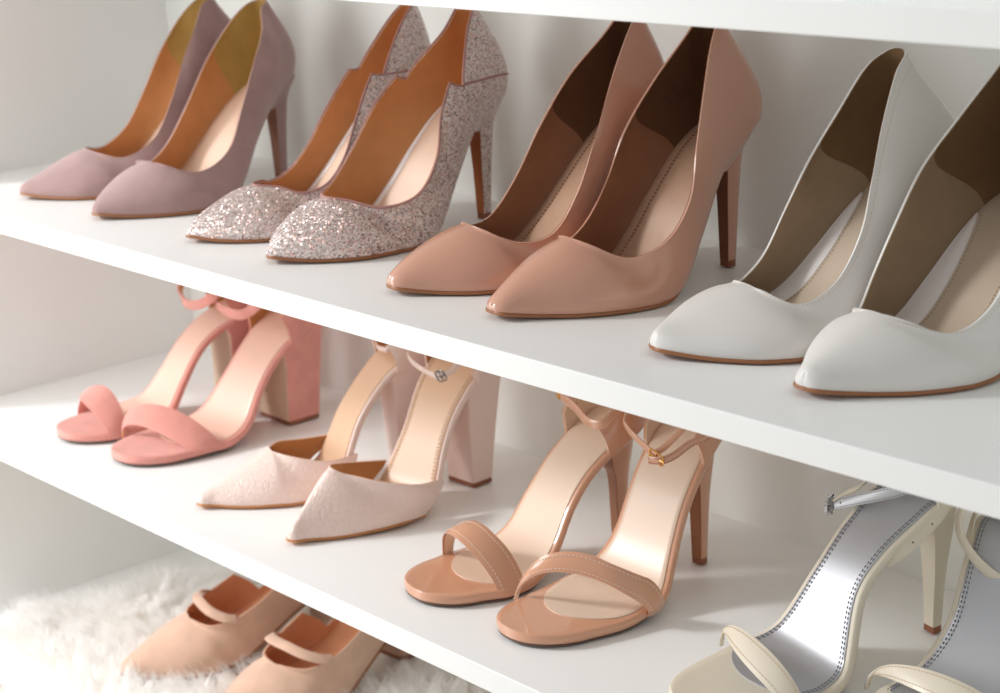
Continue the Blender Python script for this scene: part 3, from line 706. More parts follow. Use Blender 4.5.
#S0
SFIT = {
 'tanR': {'E': [(0.2001, 0), (0.1987, 0.0104), (0.1945, 0.0191), (0.1877, 0.0265), (0.1789, 0.0322), (0.1685, 0.0362), (0.1579, 0.038), (0.138, 0.0414), (0.115, 0.0421), (0.09, 0.0397), (0.065, 0.0302), (0.04, 0.0291), (0.018, 0.0288), (0.0, 0.0246), (-0.014, 0.0143), (-0.0205, 0.0)], 'Z': [[-0.024, 0.1209], [-0.01, 0.1216], [0.01, 0.1171], [0.03, 0.1011], [0.05, 0.0737], [0.07, 0.0355], [0.09, 0.0144], [0.11, 0.0122], [0.13, 0.0096], [0.15, 0.0092], [0.18, 0.0095], [0.2, 0.0105], [0.2215, 0.0125]], 'bend': 0.0111, 'cm': 0.0048, 'loc': [0.8403, -0.088], 'rz': -1.2},
 'tanL': {'E': [(0.1985, 0), (0.1971, 0.0106), (0.1931, 0.0196), (0.1866, 0.0271), (0.178, 0.0331), (0.1679, 0.0371), (0.1577, 0.039), (0.138, 0.0436), (0.115, 0.041), (0.09, 0.0345), (0.065, 0.0295), (0.04, 0.0298), (0.018, 0.0314), (0.0, 0.0291), (-0.014, 0.0181), (-0.0205, 0.0)], 'Z': [[-0.024, 0.1191], [-0.01, 0.1121], [0.01, 0.1022], [0.03, 0.0907], [0.05, 0.0754], [0.07, 0.0528], [0.09, 0.0245], [0.11, 0.0117], [0.13, 0.0092], [0.15, 0.0092], [0.18, 0.0095], [0.2, 0.0105], [0.2215, 0.0125]], 'bend': 0.0113, 'cm': 0.0045, 'loc': [0.7579, -0.0929], 'rz': -12.7},
 'coralR': {'E': [(0.2068, 0), (0.2052, 0.0112), (0.2004, 0.0207), (0.1927, 0.0287), (0.1826, 0.0349), (0.1707, 0.0392), (0.1587, 0.0412), (0.138, 0.0432), (0.115, 0.0434), (0.09, 0.039), (0.065, 0.0316), (0.04, 0.0316), (0.018, 0.0347), (0.0, 0.0316), (-0.014, 0.0201), (-0.0205, 0.0)], 'Z': [[-0.024, 0.114], [-0.01, 0.1086], [0.01, 0.0989], [0.03, 0.0868], [0.05, 0.0694], [0.07, 0.0458], [0.09, 0.0212], [0.11, 0.012], [0.13, 0.0111], [0.15, 0.0104], [0.18, 0.0095], [0.2, 0.0105], [0.2215, 0.0125]], 'bend': 0.0103, 'cm': 0.0035, 'loc': [0.2944, -0.0724], 'rz': -0.9},
 'coralL': {'E': [(0.2113, 0), (0.2095, 0.0111), (0.2044, 0.0204), (0.1961, 0.0282), (0.1852, 0.0344), (0.1723, 0.0386), (0.1592, 0.0406), (0.138, 0.0423), (0.115, 0.0386), (0.09, 0.0295), (0.065, 0.0265), (0.04, 0.0278), (0.018, 0.0299), (0.0, 0.0283), (-0.014, 0.0196), (-0.0205, 0.0)], 'Z': [[-0.024, 0.1099], [-0.01, 0.1071], [0.01, 0.102], [0.03, 0.0944], [0.05, 0.0847], [0.07, 0.0678], [0.09, 0.0419], [0.11, 0.018], [0.13, 0.0123], [0.15, 0.0103], [0.18, 0.0095], [0.2, 0.0105], [0.2215, 0.0125]], 'bend': 0.011, 'cm': 0.0035, 'loc': [0.2159, -0.073], 'rz': -11.1},
 'blushR': {'E': [[0.2272, 0.0], [0.2216, 0.0086], [0.2064, 0.0168], [0.183, 0.0241], [0.16, 0.03], [0.138, 0.0347], [0.115, 0.0369], [0.09, 0.035], [0.065, 0.0281], [0.04, 0.0312], [0.018, 0.0327], [0.0, 0.0277], [-0.014, 0.0163], [-0.0205, 0.0]], 'Z': [[-0.024, 0.119], [-0.01, 0.1219], [0.01, 0.1197], [0.03, 0.1066], [0.05, 0.0849], [0.07, 0.0506], [0.09, 0.0166], [0.11, 0.0122], [0.13, 0.012], [0.15, 0.011], [0.18, 0.0095], [0.2, 0.0105], [0.2215, 0.0125]], 'bend': 0.0109, 'cm': 0.0048, 'loc': [0.5663, -0.074], 'rz': 1.2},
 'blushL': {'E': [[0.2274, 0.0], [0.2218, 0.0074], [0.2066, 0.0165], [0.183, 0.0255], [0.16, 0.0319], [0.138, 0.0353], [0.115, 0.0346], [0.09, 0.031], [0.065, 0.0263], [0.04, 0.0261], [0.018, 0.0284], [0.0, 0.0261], [-0.014, 0.0166], [-0.0205, 0.0]], 'Z': [[-0.024, 0.1192], [-0.01, 0.1186], [0.01, 0.1139], [0.03, 0.1046], [0.05, 0.0854], [0.07, 0.0585], [0.09, 0.0179], [0.11, 0.0092], [0.13, 0.0093], [0.15, 0.01], [0.18, 0.0095], [0.2, 0.0105], [0.2215, 0.0125]], 'bend': 0.0107, 'cm': 0.0048, 'loc': [0.5015, -0.0884], 'rz': -19.4},
 'silverL': {'E': [(0.2252, 0), (0.223, 0.0119), (0.2166, 0.0219), (0.2064, 0.0303), (0.1929, 0.0369), (0.177, 0.0414), (0.1609, 0.0436), (0.138, 0.0458), (0.115, 0.0417), (0.09, 0.0255), (0.065, 0.026), (0.04, 0.0292), (0.018, 0.0292), (0.0, 0.0248), (-0.014, 0.0143), (-0.0205, 0.0)], 'Z': [[-0.024, 0.1114], [-0.01, 0.1165], [0.01, 0.1177], [0.03, 0.1112], [0.05, 0.0982], [0.07, 0.0822], [0.09, 0.058], [0.11, 0.0182], [0.13, 0.0092], [0.15, 0.0092], [0.18, 0.0095], [0.2, 0.0105], [0.2215, 0.0125]], 'bend': 0.0111, 'cm': -0.0046, 'loc': [1.0436, -0.069], 'rz': -14.7},
 'silverR': {'E': [(0.2252, 0), (0.223, 0.0119), (0.2166, 0.0218), (0.2064, 0.0303), (0.1929, 0.0369), (0.177, 0.0414), (0.1609, 0.0435), (0.138, 0.0431), (0.115, 0.036), (0.09, 0.0274), (0.065, 0.0279), (0.04, 0.0299), (0.018, 0.0286), (0.0, 0.0243), (-0.014, 0.0143), (-0.0205, 0.0)], 'Z': [[-0.024, 0.112], [-0.01, 0.1122], [0.01, 0.1082], [0.03, 0.0989], [0.05, 0.0935], [0.07, 0.071], [0.09, 0.0401], [0.11, 0.0177], [0.13, 0.0092], [0.15, 0.0092], [0.18, 0.0095], [0.2, 0.0105], [0.2215, 0.0125]], 'bend': 0.0111, 'cm': 0.0006, 'loc': [1.0903, -0.0219], 'rz': 9.3},
}
STRAPS = {'tanR': [0.1124, 0.1479, 0.1582, 0.0937, 0.1422, 0.1551, 0.0305, 0.0458, 0.0073, 0.0042, 1.2497], 'tanL': [0.146, 0.1593, 0.1472, 0.1224, 0.1342, 0.1376, 0.0324, 0.0374, 0.0008, -0.0028, 1.25], 'coralR': [0.1544, 0.1717, 0.1737, 0.1246, 0.156, 0.1743, 0.0157, 0.0339, 0.005, -0.0166, 1.2496], 'coralL': [0.1744, 0.1875, 0.1615, 0.1568, 0.1599, 0.1781, 0.0273, 0.0359, 0.005, -0.0012, 1.0925], 'silverL': [0.1768, 0.1765, 0.143, 0.1632, 0.1614, 0.1472, 0.0187, 0.0285, 0.013, 0.0022, 0.849]}
VFIT = {'blushR': {'E': [[0.21379, 0.0], [0.21029, 0.0062], [0.2, 0.00898], [0.183, 0.01881], [0.166, 0.02705], [0.153, 0.03203], [0.14, 0.03601], [0.126, 0.03793], [0.113, 0.03854], [0.102, 0.03811]], 'T': [[0.21279, 0.0, 0.00957], [0.21076, 0.0, 0.01332], [0.20108, 0.0, 0.02257], [0.18936, 0.0, 0.03452], [0.17765, 0.0, 0.04611], [0.16774, 0.0, 0.05573], [0.16125, 0.00993, 0.05065], [0.14562, 0.03086, 0.04429], [0.11658, 0.04223, 0.03715], [0.08008, 0.03756, 0.03013]], 'a': [0.001, 0.00205, 0.00434, 0.00724, 0.00976, 0.01173, 0.01889, 0.01473, 0.01083, 0.011], 'o': [0.0006, 0.00062, 0.0009, 0.00188, 0.00271, 0.003, 0.002, 0.002, 0.002, 0.002], 'b': [0.0006, 0.004, 0.00303, 0.00635, 0.00913, 0.01081, 0.004, 0.004, 0.004, 0.004], 'c': [0.001, 0.0, 0.0, 0.0, 0.0, 0.0, 0.01717, 0.01339, 0.00984, 0.01], 'Z': [[0.08, 0.02453], [0.09052, 0.00892], [0.10104, 0.00504], [0.11157, 0.00485], [0.12209, 0.00474], [0.13261, 0.00471], [0.14313, 0.00417], [0.15366, 0.00359], [0.16418, 0.00288], [0.1747, 0.00235], [0.18522, 0.00243], [0.19575, 0.003], [0.20627, 0.00381], [0.21679, 0.00484]]}, 'blushL': {'E': [[0.21367, 0.0], [0.21017, 0.0062], [0.2, 0.00998], [0.183, 0.02058], [0.166, 0.02894], [0.153, 0.0336], [0.14, 0.03679], [0.126, 0.037], [0.113, 0.03604], [0.102, 0.0346]], 'T': [[0.21267, 0.0, 0.00768], [0.20963, 0.0, 0.01136], [0.19514, 0.0, 0.01752], [0.17761, 0.0, 0.02683], [0.16008, 0.0, 0.03594], [0.14524, 0.0, 0.04356], [0.14274, 0.00898, 0.04211], [0.12947, 0.02503, 0.03996], [0.10178, 0.03515, 0.0344], [0.07232, 0.03161, 0.03426]], 'a': [0.001, 0.00237, 0.00469, 0.00806, 0.01104, 0.01344, 0.01601, 0.01312, 0.01126, 0.01418], 'o': [0.0006, 0.00062, 0.001, 0.00206, 0.00289, 0.003, 0.002, 0.002, 0.002, 0.002], 'b': [0.0006, 0.004, 0.00612, 0.01261, 0.01773, 0.02059, 0.004, 0.004, 0.004, 0.004], 'c': [0.001, 0.0, 0.0, 0.0, 0.0, 0.0, 0.01455, 0.01193, 0.01023, 0.01289], 'Z': [[0.08, 0.02986], [0.09051, 0.01009], [0.10103, 0.00353], [0.11154, 0.0022], [0.12205, 0.0022], [0.13256, 0.0022], [0.14308, 0.0026], [0.15359, 0.00281], [0.1641, 0.00255], [0.17462, 0.00227], [0.18513, 0.00246], [0.19564, 0.00301], [0.20615, 0.0038], [0.21667, 0.00483]]}}
# ------------------------------------------------------------------ sandals: footbed, straps, heels
class Bed:
    """measures of one sandal: outline, footbed height, side-to-side bend"""
    def __init__(s, q, side):
        s.q = q; s.side = side; s.E = q['E']; s.zs = interp(q['Z'])
        K = cr(np.array(q['E']), 8, 1, 1); o = np.argsort(K[:, 0]); s.ks, s.kw = K[o, 0], np.maximum(K[o, 1], 0)
    def w(s, x): return np.interp(x, s.ks, s.kw)
    def warp(s, P):
        P = np.array(P, float); x = np.clip((P[..., 0]-.03)/.19, 0, 1.2)
        P[..., 1] += s.q['bend']*s.side*(x*x*(1.6-x))+s.q['cm']*np.exp(-((P[..., 0]-.115)/.05)**2); return P
    def pt(s, x, u, h):
        x = np.asarray(x, float); z = s.zs(x); dz = (s.zs(x+.001)-s.zs(x-.001))/.002; nn = 1/np.sqrt(1+dz*dz)
        return L3(s.warp(np.stack([x-dz*nn*h, u+0*x, z+nn*h], -1)))

def bed_parts(B, root, wrap, sock, sole, s_end=.165, arc=.03, stitch=None, cup=0, front=None):
    st = outline(B.E, B.zs, s1=front, arc=.04 if front else 0, inset=.0012 if front else 0); f = np.clip((st[:, 0]-.07)/.05, 0, 1); f = f*f*(3-2*f); th = .0060+.0013*f
    slab('footbed', M[wrap], root, st, 0, th, B.warp, edge=.55)
    so = outline(B.E, B.zs, inset=.0002); so = so[(so[:, 0] > .035) & (so[:, 0] < (front-.03 if front else 1))]; g = np.clip((so[:, 0]-.07)/.05, 0, 1); g = g*g*(3-2*g)
    so[:, 1] -= .0035*(1-g)*(so[:, 1] > .01); so2 = so.copy(); so2[:, 2] -= .0060+.0013*g-.0003
    slab('outsole', M[sole], root, so2, 0, .0010+.0012*g, B.warp, edge=.4)
    ins = outline(B.E, B.zs, inset=.0032, s1=s_end, arc=arc)
    o = slab('insole', M[sock], root, ins, .0009, .0012, B.warp, edge=.3, nw=14)
    if stitch:
        q = np.linspace(-.010, s_end-arc*.5, 110)
        for k, ofs in enumerate((.0050, .0072)):
            stitches('stitching', [B.pt(q, B.w(q)-ofs, .0013), B.pt(q, -(B.w(q)-ofs), .0013)], M[stitch], o, .00035, .0022, .0012)
    return o

def toe_strap(B, root, P, m, lining, stitch=None, th=.0016):
    n = 44; nu = 9; c = np.linspace(0, 1, n); cc = (1-np.cos(PI*c))/2
    def quad(a, t, b): return a*(1-cc)*(1-2*cc)+4*t*cc*(1-cc)+b*cc*(2*cc-1)
    edges = []; tk = np.clip(c/.12, 0, 1); tk = tk*tk*(3-2*tk)
    for k in (0, 1):
        s_ = quad(*P[3*k:3*k+3]); H = P[6+k]
        edges.append(B.pt(s_, (B.w(s_)+.0015+(P[8]-.0015)*tk)*np.cos(PI*c)+P[9]*np.sin(PI*c), -.0060+(H+.0060)*np.sin(PI*c)**P[10]))
    A, Z = edges
    G = np.array([A+(Z-A)*v for v in np.linspace(0, 1, nu)])          # front edge to back edge
    # slight crown across the strap
    du = np.gradient(G, axis=1); dv = np.gradient(G, axis=0); N = np.cross(dv, du); N /= np.linalg.norm(N, axis=2)[..., None]+1e-12
    cen = G.mean((0, 1))-np.array([0, 0, .03])
    if (N*(G-cen)).sum() < 0: N = -N
    v = np.linspace(0, 1, nu)[:, None, None]; wd = np.linalg.norm(G[-1]-G[0], axis=1)[None, :, None]; G = G+N*.045*wd*(4*v*(1-v))
    e = np.sin(PI*np.clip(np.linspace(0, 1, nu), .02, .98))[:, None, None]**.35
    top = G+N*th*.5*e; bot = G-N*th*.5*e
    mb = MB(); mb.grid(np.concatenate([top, bot[::-1]]), True, False)
    mb.grid(np.stack([top[:, 0], bot[:, 0]], 1)); mb.grid(np.stack([top[:, -1], bot[:, -1]], 1))
    o = finish(mb, 'toe_strap', M[m], root, sharp=60)
    mb = MB(); mb.grid((bot-N*.0003)[1:-1]); mb.grid((bot-N*.0009)[1:-1]); a, b = (bot-N*.0003)[1:-1], (bot-N*.0009)[1:-1]
    mb.grid(np.stack([a[0], b[0]])); mb.grid(np.stack([a[-1], b[-1]])); finish(mb, 'strap_lining', M[lining], o)
    if stitch:
        r0 = top[1]*.65+top[2]*.35+N[1]*.0003; r1 = top[-2]*.65+top[-3]*.35+N[-2]*.0003
        stitches('stitching', [r0[1:-1], r1[1:-1]], M[stitch], o, .00038, .0022, .0011)
    return o

def heel_cup(B, root, m, lining, hb=.045, hf=.010, s0=.034, lean=.006, th=.0018):
    """the low counter that wraps the heel and carries the ankle strap"""
    K = cr(np.array(B.E), 8, 1, 1); P = K[(K[:, 0] < s0)]; P = P[np.argsort(-P[:, 0])]
    P = np.vstack([P, P[::-1][1:]*[1, -1]]); n = len(P); rows = []
    x0 = P[:, 0].min()
    for i, (s_, w_) in enumerate(P):
        t = 1-np.clip((s_-x0)/(s0-x0), 0, 1); H = hf+(hb-hf)*t**.8
        col = []
        for v in np.linspace(0, 1, 9):
            h = -.006+(H+.006)*v
            col.append((s_+lean*v*v-.003*math.sin(PI*v)*t, w_*(1.03-.14*v*v*(1-.3*t)+.05*math.sin(PI*v)), float(B.zs(s_))+h))
        rows.append(col)
    G = L3(B.warp(np.array(rows)))
    bm = bmesh.new(); mb = MB(); mb.grid(G); vs = [bm.verts.new(v) for v in mb.v]
    for f in mb.f: bm.faces.new([vs[i] for i in f])
    bmesh.ops.recalc_face_normals(bm, faces=bm.faces); bm.normal_update()
    c = Vector(G.reshape(-1, 3).mean(0))
    if sum(f.normal.dot(f.calc_center_median()-c) for f in bm.faces) < 0: bmesh.ops.reverse_faces(bm, faces=bm.faces)
    bl = bm.copy(); off(bm, 0, th); o = finish(bm, 'heel_counter', M[m], root, sharp=60)
    off(bl, th+.0001, th+.0007); finish(bl, 'counter_lining', M[lining], o, sharp=60)
    return o

def strap(B, root, name, pts, width, th, m, n=9, stitch=None, holes=None, centre=(.012, 0), lining=None, up=0):
    """a thin strap through (s, w, z) points, its broad face turned away from the ankle"""
    K = cr(np.array(pts, float), n); N = K.copy(); N[:, 0] -= centre[0]; N[:, 1] -= centre[1]; N[:, 2] = up*np.linalg.norm(N[:, :2], axis=1)
    P = L3(K); NN = L3(N); mb = MB(); P_, N_, B_ = ribbon(mb, P, NN, width, th)
    o = finish(mb, name, M[m], root, sharp=50)
    if stitch:
        w2 = width*.5-.0011
        stitches('stitching', [P_+B_*w2+N_*(th*.5+.0001), P_-B_*w2+N_*(th*.5+.0001)], M[stitch], o, .00028, .0018, .0010)
    if lining:
        mb = MB(); ribbon(mb, P_-N_*(th*.5+.0004), N_, width*.86, .0007); finish(mb, 'strap_lining', M[lining], o, sharp=50)
    if holes:
        mb = MB()
        for t in holes:
            i = int(t*(len(P_)-1)); c_ = P_[i]+N_[i]*(th*.5+.00012); T_ = np.cross(N_[i], B_[i]); bi_ = B_[i]
            a = np.linspace(0, 2*PI, 10, endpoint=False); mb.fan(c_+.0007*(np.cos(a)[:, None]*T_+np.sin(a)[:, None]*bi_))
        finish(mb, 'strap_hole', M['hole'], o)
    return P_, N_, B_

def buckle(root, c, T_, B_, N_, w, h, m, r=.0008):
    c = np.array(c); ring = []
    for cx, cy, a0 in ((w/2-h*.3, h/2-h*.3, 0), (-w/2+h*.3, h/2-h*.3, PI/2), (-w/2+h*.3, -h/2+h*.3, PI), (w/2-h*.3, -h/2+h*.3, 1.5*PI)):
        for k in range(5):
            a = a0+PI/2*k/4; ring.append(c+T_*(cx+h*.3*math.cos(a))+B_*(cy+h*.3*math.sin(a)))
    mb = MB(); mb.tube(ring, r, 8, True); mb.tube([c-T_*w*.5, c+N_*.0012, c+T_*w*.55], r*.75, 6)
    mb.tube([c-B_*h*.5, c+B_*h*.5], r*.9, 6)
    return finish(mb, 'buckle', M[m], root)

def block_heel(B, root, lv, m, breast, r=.12, dw=0):
    R = conform(block_rings(lv, 6, r), B.zs, 12); R[..., 1] += dw
    o = loft('heel', R, M[m], root, sharp=35)
    zt = R[-1][:, 2].min()
    t = R[-1].copy(); c0 = t.mean(0); t1 = c0+(t-c0)*.985; t2 = t1.copy(); t1[:, 2] = .0048; t2[:, 2] = .0002
    loft('heel_tip', np.array([t1, t2]), M['heeltip'], o)
    if breast:
        K = cr(lv, 6); G = np.array([[(fs+.0005, u*w_*(1-r*.9)+dw, fz) for u in np.linspace(-1, 1, 7)] for bs, bz, fs, fz, w_ in K])
        G2 = G.copy(); G2[..., 0] -= .0012; mb = MB(); mb.grid(L3(G)); mb.grid(L3(G2)); mb.grid(L3(np.stack([G[:, 0], G2[:, 0]], 1))); mb.grid(L3(np.stack([G[:, -1], G2[:, -1]], 1))); mb.grid(L3(np.stack([G[0], G2[0]]))); mb.grid(L3(np.stack([G[-1], G2[-1]])))
        finish(mb, 'heel_breast', M[breast], o)
    return o

def slim_heel(B, root, m, breast, top=.0125, mid=.0065, bot=.0050, front=.024):
    z0, zf = float(B.zs(-.015))-.0062, float(B.zs(front))-.0068
    R, nf = heel_rings([(-.0185, z0, front, zf, .022), (-.0178, z0-.006, front-.004, zf-.004, .0165), (-.0145, z0-.016, front*.58, zf-.010, top*.8), (-.0115, z0-.034, .0108, zf-.024, mid+.0018),
                        (-.0082, z0*.5, .0075, z0*.5, mid), (-.0062, z0*.25, .0060, z0*.25, bot+.0006), (-.0054, .0055, .0054, .0055, bot)])
    R = conform(R, B.zs, 14)
    hl = loft('heel', R, M[m], root, sharp=50)
    F = R[:, :nf+1].copy(); F[..., 0] += .0004; F[:, :, 1] *= .95; Fb = F.copy(); Fb[..., 0] -= .0012
    mb = MB(); mb.grid(L3(F)); mb.grid(L3(Fb)); mb.grid(L3(np.stack([F[:, 0], Fb[:, 0]], 1))); mb.grid(L3(np.stack([F[:, -1], Fb[:, -1]], 1))); mb.grid(L3(np.stack([F[0], Fb[0]]))); mb.grid(L3(np.stack([F[-1], Fb[-1]])))
    finish(mb, 'heel_breast', M[breast], hl)
    tp = R[-1].copy(); c0 = tp.mean(0); t1 = c0+(tp-c0)*.97; t0 = t1.copy(); t1[:, 2] = .0056; t0[:, 2] = .0002
    loft('heel_tip', np.array([t1, t0]), M['heeltip'], hl)
    return hl

def sandal_root(k, name, label, group):
    q = dict(SFIT[k]); q['loc'] = (q['loc'][0]+(.0080 if k == 'silverR' else -.0015 if k == 'silverL' else 0), q['loc'][1]-(.0045 if k == 'silverR' else 0)); root = empty(name, (q['loc'][0], q['loc'][1], ZB+.0010), math.radians(q['rz'])); tag(root, label, 'shoe', group)
    return root, Bed(q, 1 if k[-1] == 'L' else -1)

# coral suede block-heel sandals
for k, label in (('coralL', 'coral suede open-toe sandal with block heel, the one nearest the left side panel'),
                 ('coralR', 'coral suede open-toe sandal with full beige-fronted block heel, beside the blush pair')):
    root, B = sandal_root(k, 'block_heel_sandal', label, 'coral suede sandals')
    bed_parts(B, root, 'coral', 'pinkinsole', 'soledark', .155, .035)
    toe_strap(B, root, STRAPS[k], 'coral', 'tanlining')
    heel_cup(B, root, 'coral', 'tanlining', .050, .022, .030)
    zb, zf = float(B.zs(-.015))-.0060, float(B.zs(.034))-.0066
    block_heel(B, root, [(-.0150, zb+.002, .038, zf+.001, .0290), (-.0145, zb-.006, .0335, zf-.006, .0288), (-.0120, zb-.022, .0325, zf-.020, .0282), (-.0080, .045, .0325, .040, .0272), (-.0050, .0045, .0325, .0045, .0260)], 'coral', 'breast_beige', .05, .003)
    if k == 'coralL': loop = [(-.008, -.030, .168), (.02, -.045, .150), (.048, -.052, .120), (.055, -.0341, .1071), (.060, .0022, .1103), (.058, .0294, .1182), (.048, .042, .130), (.015, .038, .158)]
    else: loop = [(-.008, -.030, .168), (.02, -.055, .150), (.050, -.0600, .1228), (.055, -.0486, .1158), (.060, -.0238, .1141), (.060, -.0029, .1149), (.055, .0076, .1198), (.048, .0200, .1310), (.015, .036, .158)]
    strap(B, root, 'ankle_strap', loop, .0100, .0022, 'coral', lining='tanlining')

# blush court sandals with closed toe
for k, label in (('blushL', 'blush embossed closed-toe heel with ankle strap, half hidden behind its twin, beside the coral pair'),
                 ('blushR', 'blush embossed closed-toe block heel with silver-buckled ankle strap, the front one of its pair')):
    root, B = sandal_root(k, 'block_heel_pump', label, 'blush block-heel shoes')
    V = VFIT[k]; q = B.q
    bed_parts(B, root, 'blush_plain', 'goldinsole', 'soletan', .150, .03, 'thread_cream' if k == 'blushR' else None, front=.150)
    vz = interp(V['Z']); vo = outline(V['E'], vz, inset=-.0004); vo = vo[vo[:, 0] > .098]; vo[:, 1] -= .009*np.clip((.128-vo[:, 0])/.030, 0, 1)**1.5; slab('toe_sole', M['soletan'], root, vo, .0002, .0022, B.warp)
    W = Wall(V['E'], V['T'], 5, V['a'], V['o'], V['b'], V['c'], interp(V['Z']), q['bend'], full=False, side=B.side, cm=q['cm'])
    smooth_throat(W, W.k-3*W.n, W.k+3*W.n)
    W.shells('upper', M['croc'], root, .0014)
    W.inner('lining', M['tanlining'], root, .0015, .0021, lambda i, s: s < .19, near=W.k)
    rail = W.P[W.k:, W.m-1]*.7+W.P[W.k:, W.m-2]*.3; rb = rail.copy(); rb[:, 1] *= -1
    heel_cup(B, root, 'blush_plain', 'tanlining', .050, .016, .030)
    zb, zf = float(B.zs(-.015))-.0060, float(B.zs(.034))-.0066
    block_heel(B, root, [(-.0130, zb+.002, .036, zf+.001, .0245), (-.0125, zb-.006, .0325, zf-.006, .0240), (-.0090, zb-.024, .0305, zf-.022, .0215), (-.0030, .045, .0280, .040, .0188), (.0015, .0045, .0255, .0045, .0172)], 'blush_plain', None, .10, .002)
    if k == 'blushR':
        P_, N_, B_ = strap(B, root, 'ankle_strap', [(.002, -.024, .168), (.028, -.031, .148), (.048, -.0320, .1250), (.055, -.0245, .1194), (.060, -.0061, .1160), (.065, .0198, .1151), (.066, .0300, .1180)], .0050, .0016, 'blush_plain', stitch='thread_cream')
        strap(B, root, 'ankle_strap', [(.066, .0230, .1165), (.062, .0335, .1200), (.050, .0360, .1290), (.030, .036, .1480), (.0, .030, .166)], .0050, .0016, 'blush_plain')
        T_ = P_[-1]-P_[-5]; T_ /= np.linalg.norm(T_); buckle(root, P_[-3]+N_[-3]*.001, T_, B_[-3], N_[-3], .012, .0095, 'steel')
        strap(B, root, 'ankle_strap', [(.034, .0330, .1090), (.030, .0345, .1120), (.022, .0340, .1210), (.005, .0310, .1420)], .0060, .0016, 'blush_plain')
    else:
        strap(B, root, 'ankle_strap', [(-.010, -.028, .168), (.020, -.042, .145), (.030, -.0204, .1169), (.035, .0118, .1194), (.030, .0200, .1240), (.0, .030, .160)], .0045, .0016, 'blush_plain')

# tan patent stiletto sandals
for k, label in (('tanL', 'tan patent ankle-strap sandal half hidden behind its twin, beside the blush pair'),
                 ('tanR', 'tan patent open-toe sandal with slim heel and gold buckle, front one of its pair')):
    root, B = sandal_root(k, 'stiletto_sandal', label, 'tan patent sandals')
    bed_parts(B, root, 'tan', 'creaminsole', 'soledark', .158, .040)
    toe_strap(B, root, STRAPS[k], 'tan', 'creaminsole', 'thread_light')
    heel_cup(B, root, 'tan', 'creaminsole', .052, .016, .034)
    slim_heel(B, root, 'tan', 'solebrown')
    if k == 'tanL':
        P_, N_, B_ = strap(B, root, 'ankle_strap', [(.028, -.046, .1200), (.031, -.036, .1185), (.035, -.021, .1190), (.040, .0, .1190), (.045, .0220, .1165), (.043, .0370, .1170), (.036, .0400, .1220), (.022, .038, .1320), (.002, .030, .158)], .0075, .0018, 'tan', stitch='thread_light')
        T_ = P_[3]-P_[0]; T_ /= np.linalg.norm(T_); buckle(root, P_[1]+N_[1]*.001, T_, B_[1], N_[1], .0105, .0125, 'gold')
        strap(B, root, 'ankle_strap', [(.022, -.030, .110), (.018, -.0305, .128), (.006, -.028, .155)], .0065, .0016, 'tan')
    else:
        P_, N_, B_ = strap(B, root, 'ankle_strap', [(.004, -.026, .165), (.030, -.032, .146), (.049, -.0340, .1270), (.055, -.0253, .1204), (.060, -.0081, .1154), (.065, .0088, .1121), (.068, .0200, .1106)], .0052, .0016, 'tan')
        strap(B, root, 'ankle_strap', [(.071, .0110, .1085), (.069, .0230, .1105), (.060, .0280, .1140), (.050, .0334, .1212), (.035, .0418, .1287), (.010, .036, .150)], .0060, .0016, 'tan', stitch='thread_brown')
        strap(B, root, 'ankle_strap', [(.066, .0100, .1110), (.060, .0160, .1165), (.055, .0220, .1245), (.050, .0275, .1332), (.035, .034, .152)], .0050, .0016, 'tan')
        T_ = P_[-1]-P_[-6]; T_ /= np.linalg.norm(T_); buckle(root, P_[-4]+N_[-4]*.0012, T_, B_[-4], N_[-4], .0185, .0075, 'gold', .0007)

# cream sandals with silver insoles
for k, label in (('silverL', 'cream leather sandal with silver insole, its buckled strap hanging in front, beside the tan pair'),
                 ('silverR', 'cream leather sandal with silver insole, cut off by the right edge below the white pump')):
    root, B = sandal_root(k, 'stiletto_sandal', label, 'cream and silver sandals')
    bed_parts(B, root, 'cream', 'silver', 'soledark', .168, .030, 'thread_grey')
    toe_strap(B, root, STRAPS['silverL'], 'cream', 'silver', 'thread_cream')
    heel_cup(B, root, 'cream', 'silver', .052, .014, .030)
    slim_heel(B, root, 'cream', 'cream', .012, .0075, .0052)
    if k == 'silverL':
        P_, N_, B_ = strap(B, root, 'ankle_strap', [(.0605, -.0500, .0925), (.060, -.0464, .0945), (.057, -.0370, .0985), (.053, -.0230, .1050), (.048, -.0060, .1130), (.040, .0100, .1215), (.025, .025, .138), (.0, .033, .158)], .0080, .0016, 'silverstrap', stitch='thread_grey', holes=(.04, .13, .21, .29))
        T_ = P_[12]-P_[8]; T_ /= np.linalg.norm(T_); buckle(root, P_[11]+N_[11]*.001, T_, B_[11], N_[11], .004, .0135, 'steel', .0009)
        strap(B, root, 'ankle_strap', [(.058, -.0440, .0985), (.052, -.0390, .1040), (.042, -.0300, .1130), (.020, -.032, .132), (-.004, -.028, .155)], .0060, .0016, 'cream')
        strap(B, root, 'ankle_strap', [(.066, .0215, .0770), (.060, .0270, .0830), (.050, .0295, .0905), (.035, .0310, .1010), (.018, .0305, .1150), (-.002, .025, .138)], .0085, .0017, 'cream', holes=(.4, .6, .8))
    else:
        P_, N_, B_ = strap(B, root, 'ankle_strap', [(.004, -.022, .158), (.040, -.027, .138), (.060, -.0320, .1140), (.065, -.0343, .1001), (.070, -.0273, .0887), (.072, -.0138, .0764), (.070, .0034, .0680), (.062, .030, .0720), (.040, .045, .100), (.0, .034, .150)], .0080, .0017, 'cream', holes=(.70,))
        strap(B, root, 'ankle_strap', [(.056, -.0290, .0800), (.055, -.0305, .0830), (.052, -.0310, .0900), (.046, -.0310, .0990), (.036, -.0300, .1120), (.018, -.028, .135), (.0, -.024, .155)], .0070, .0017, 'cream')

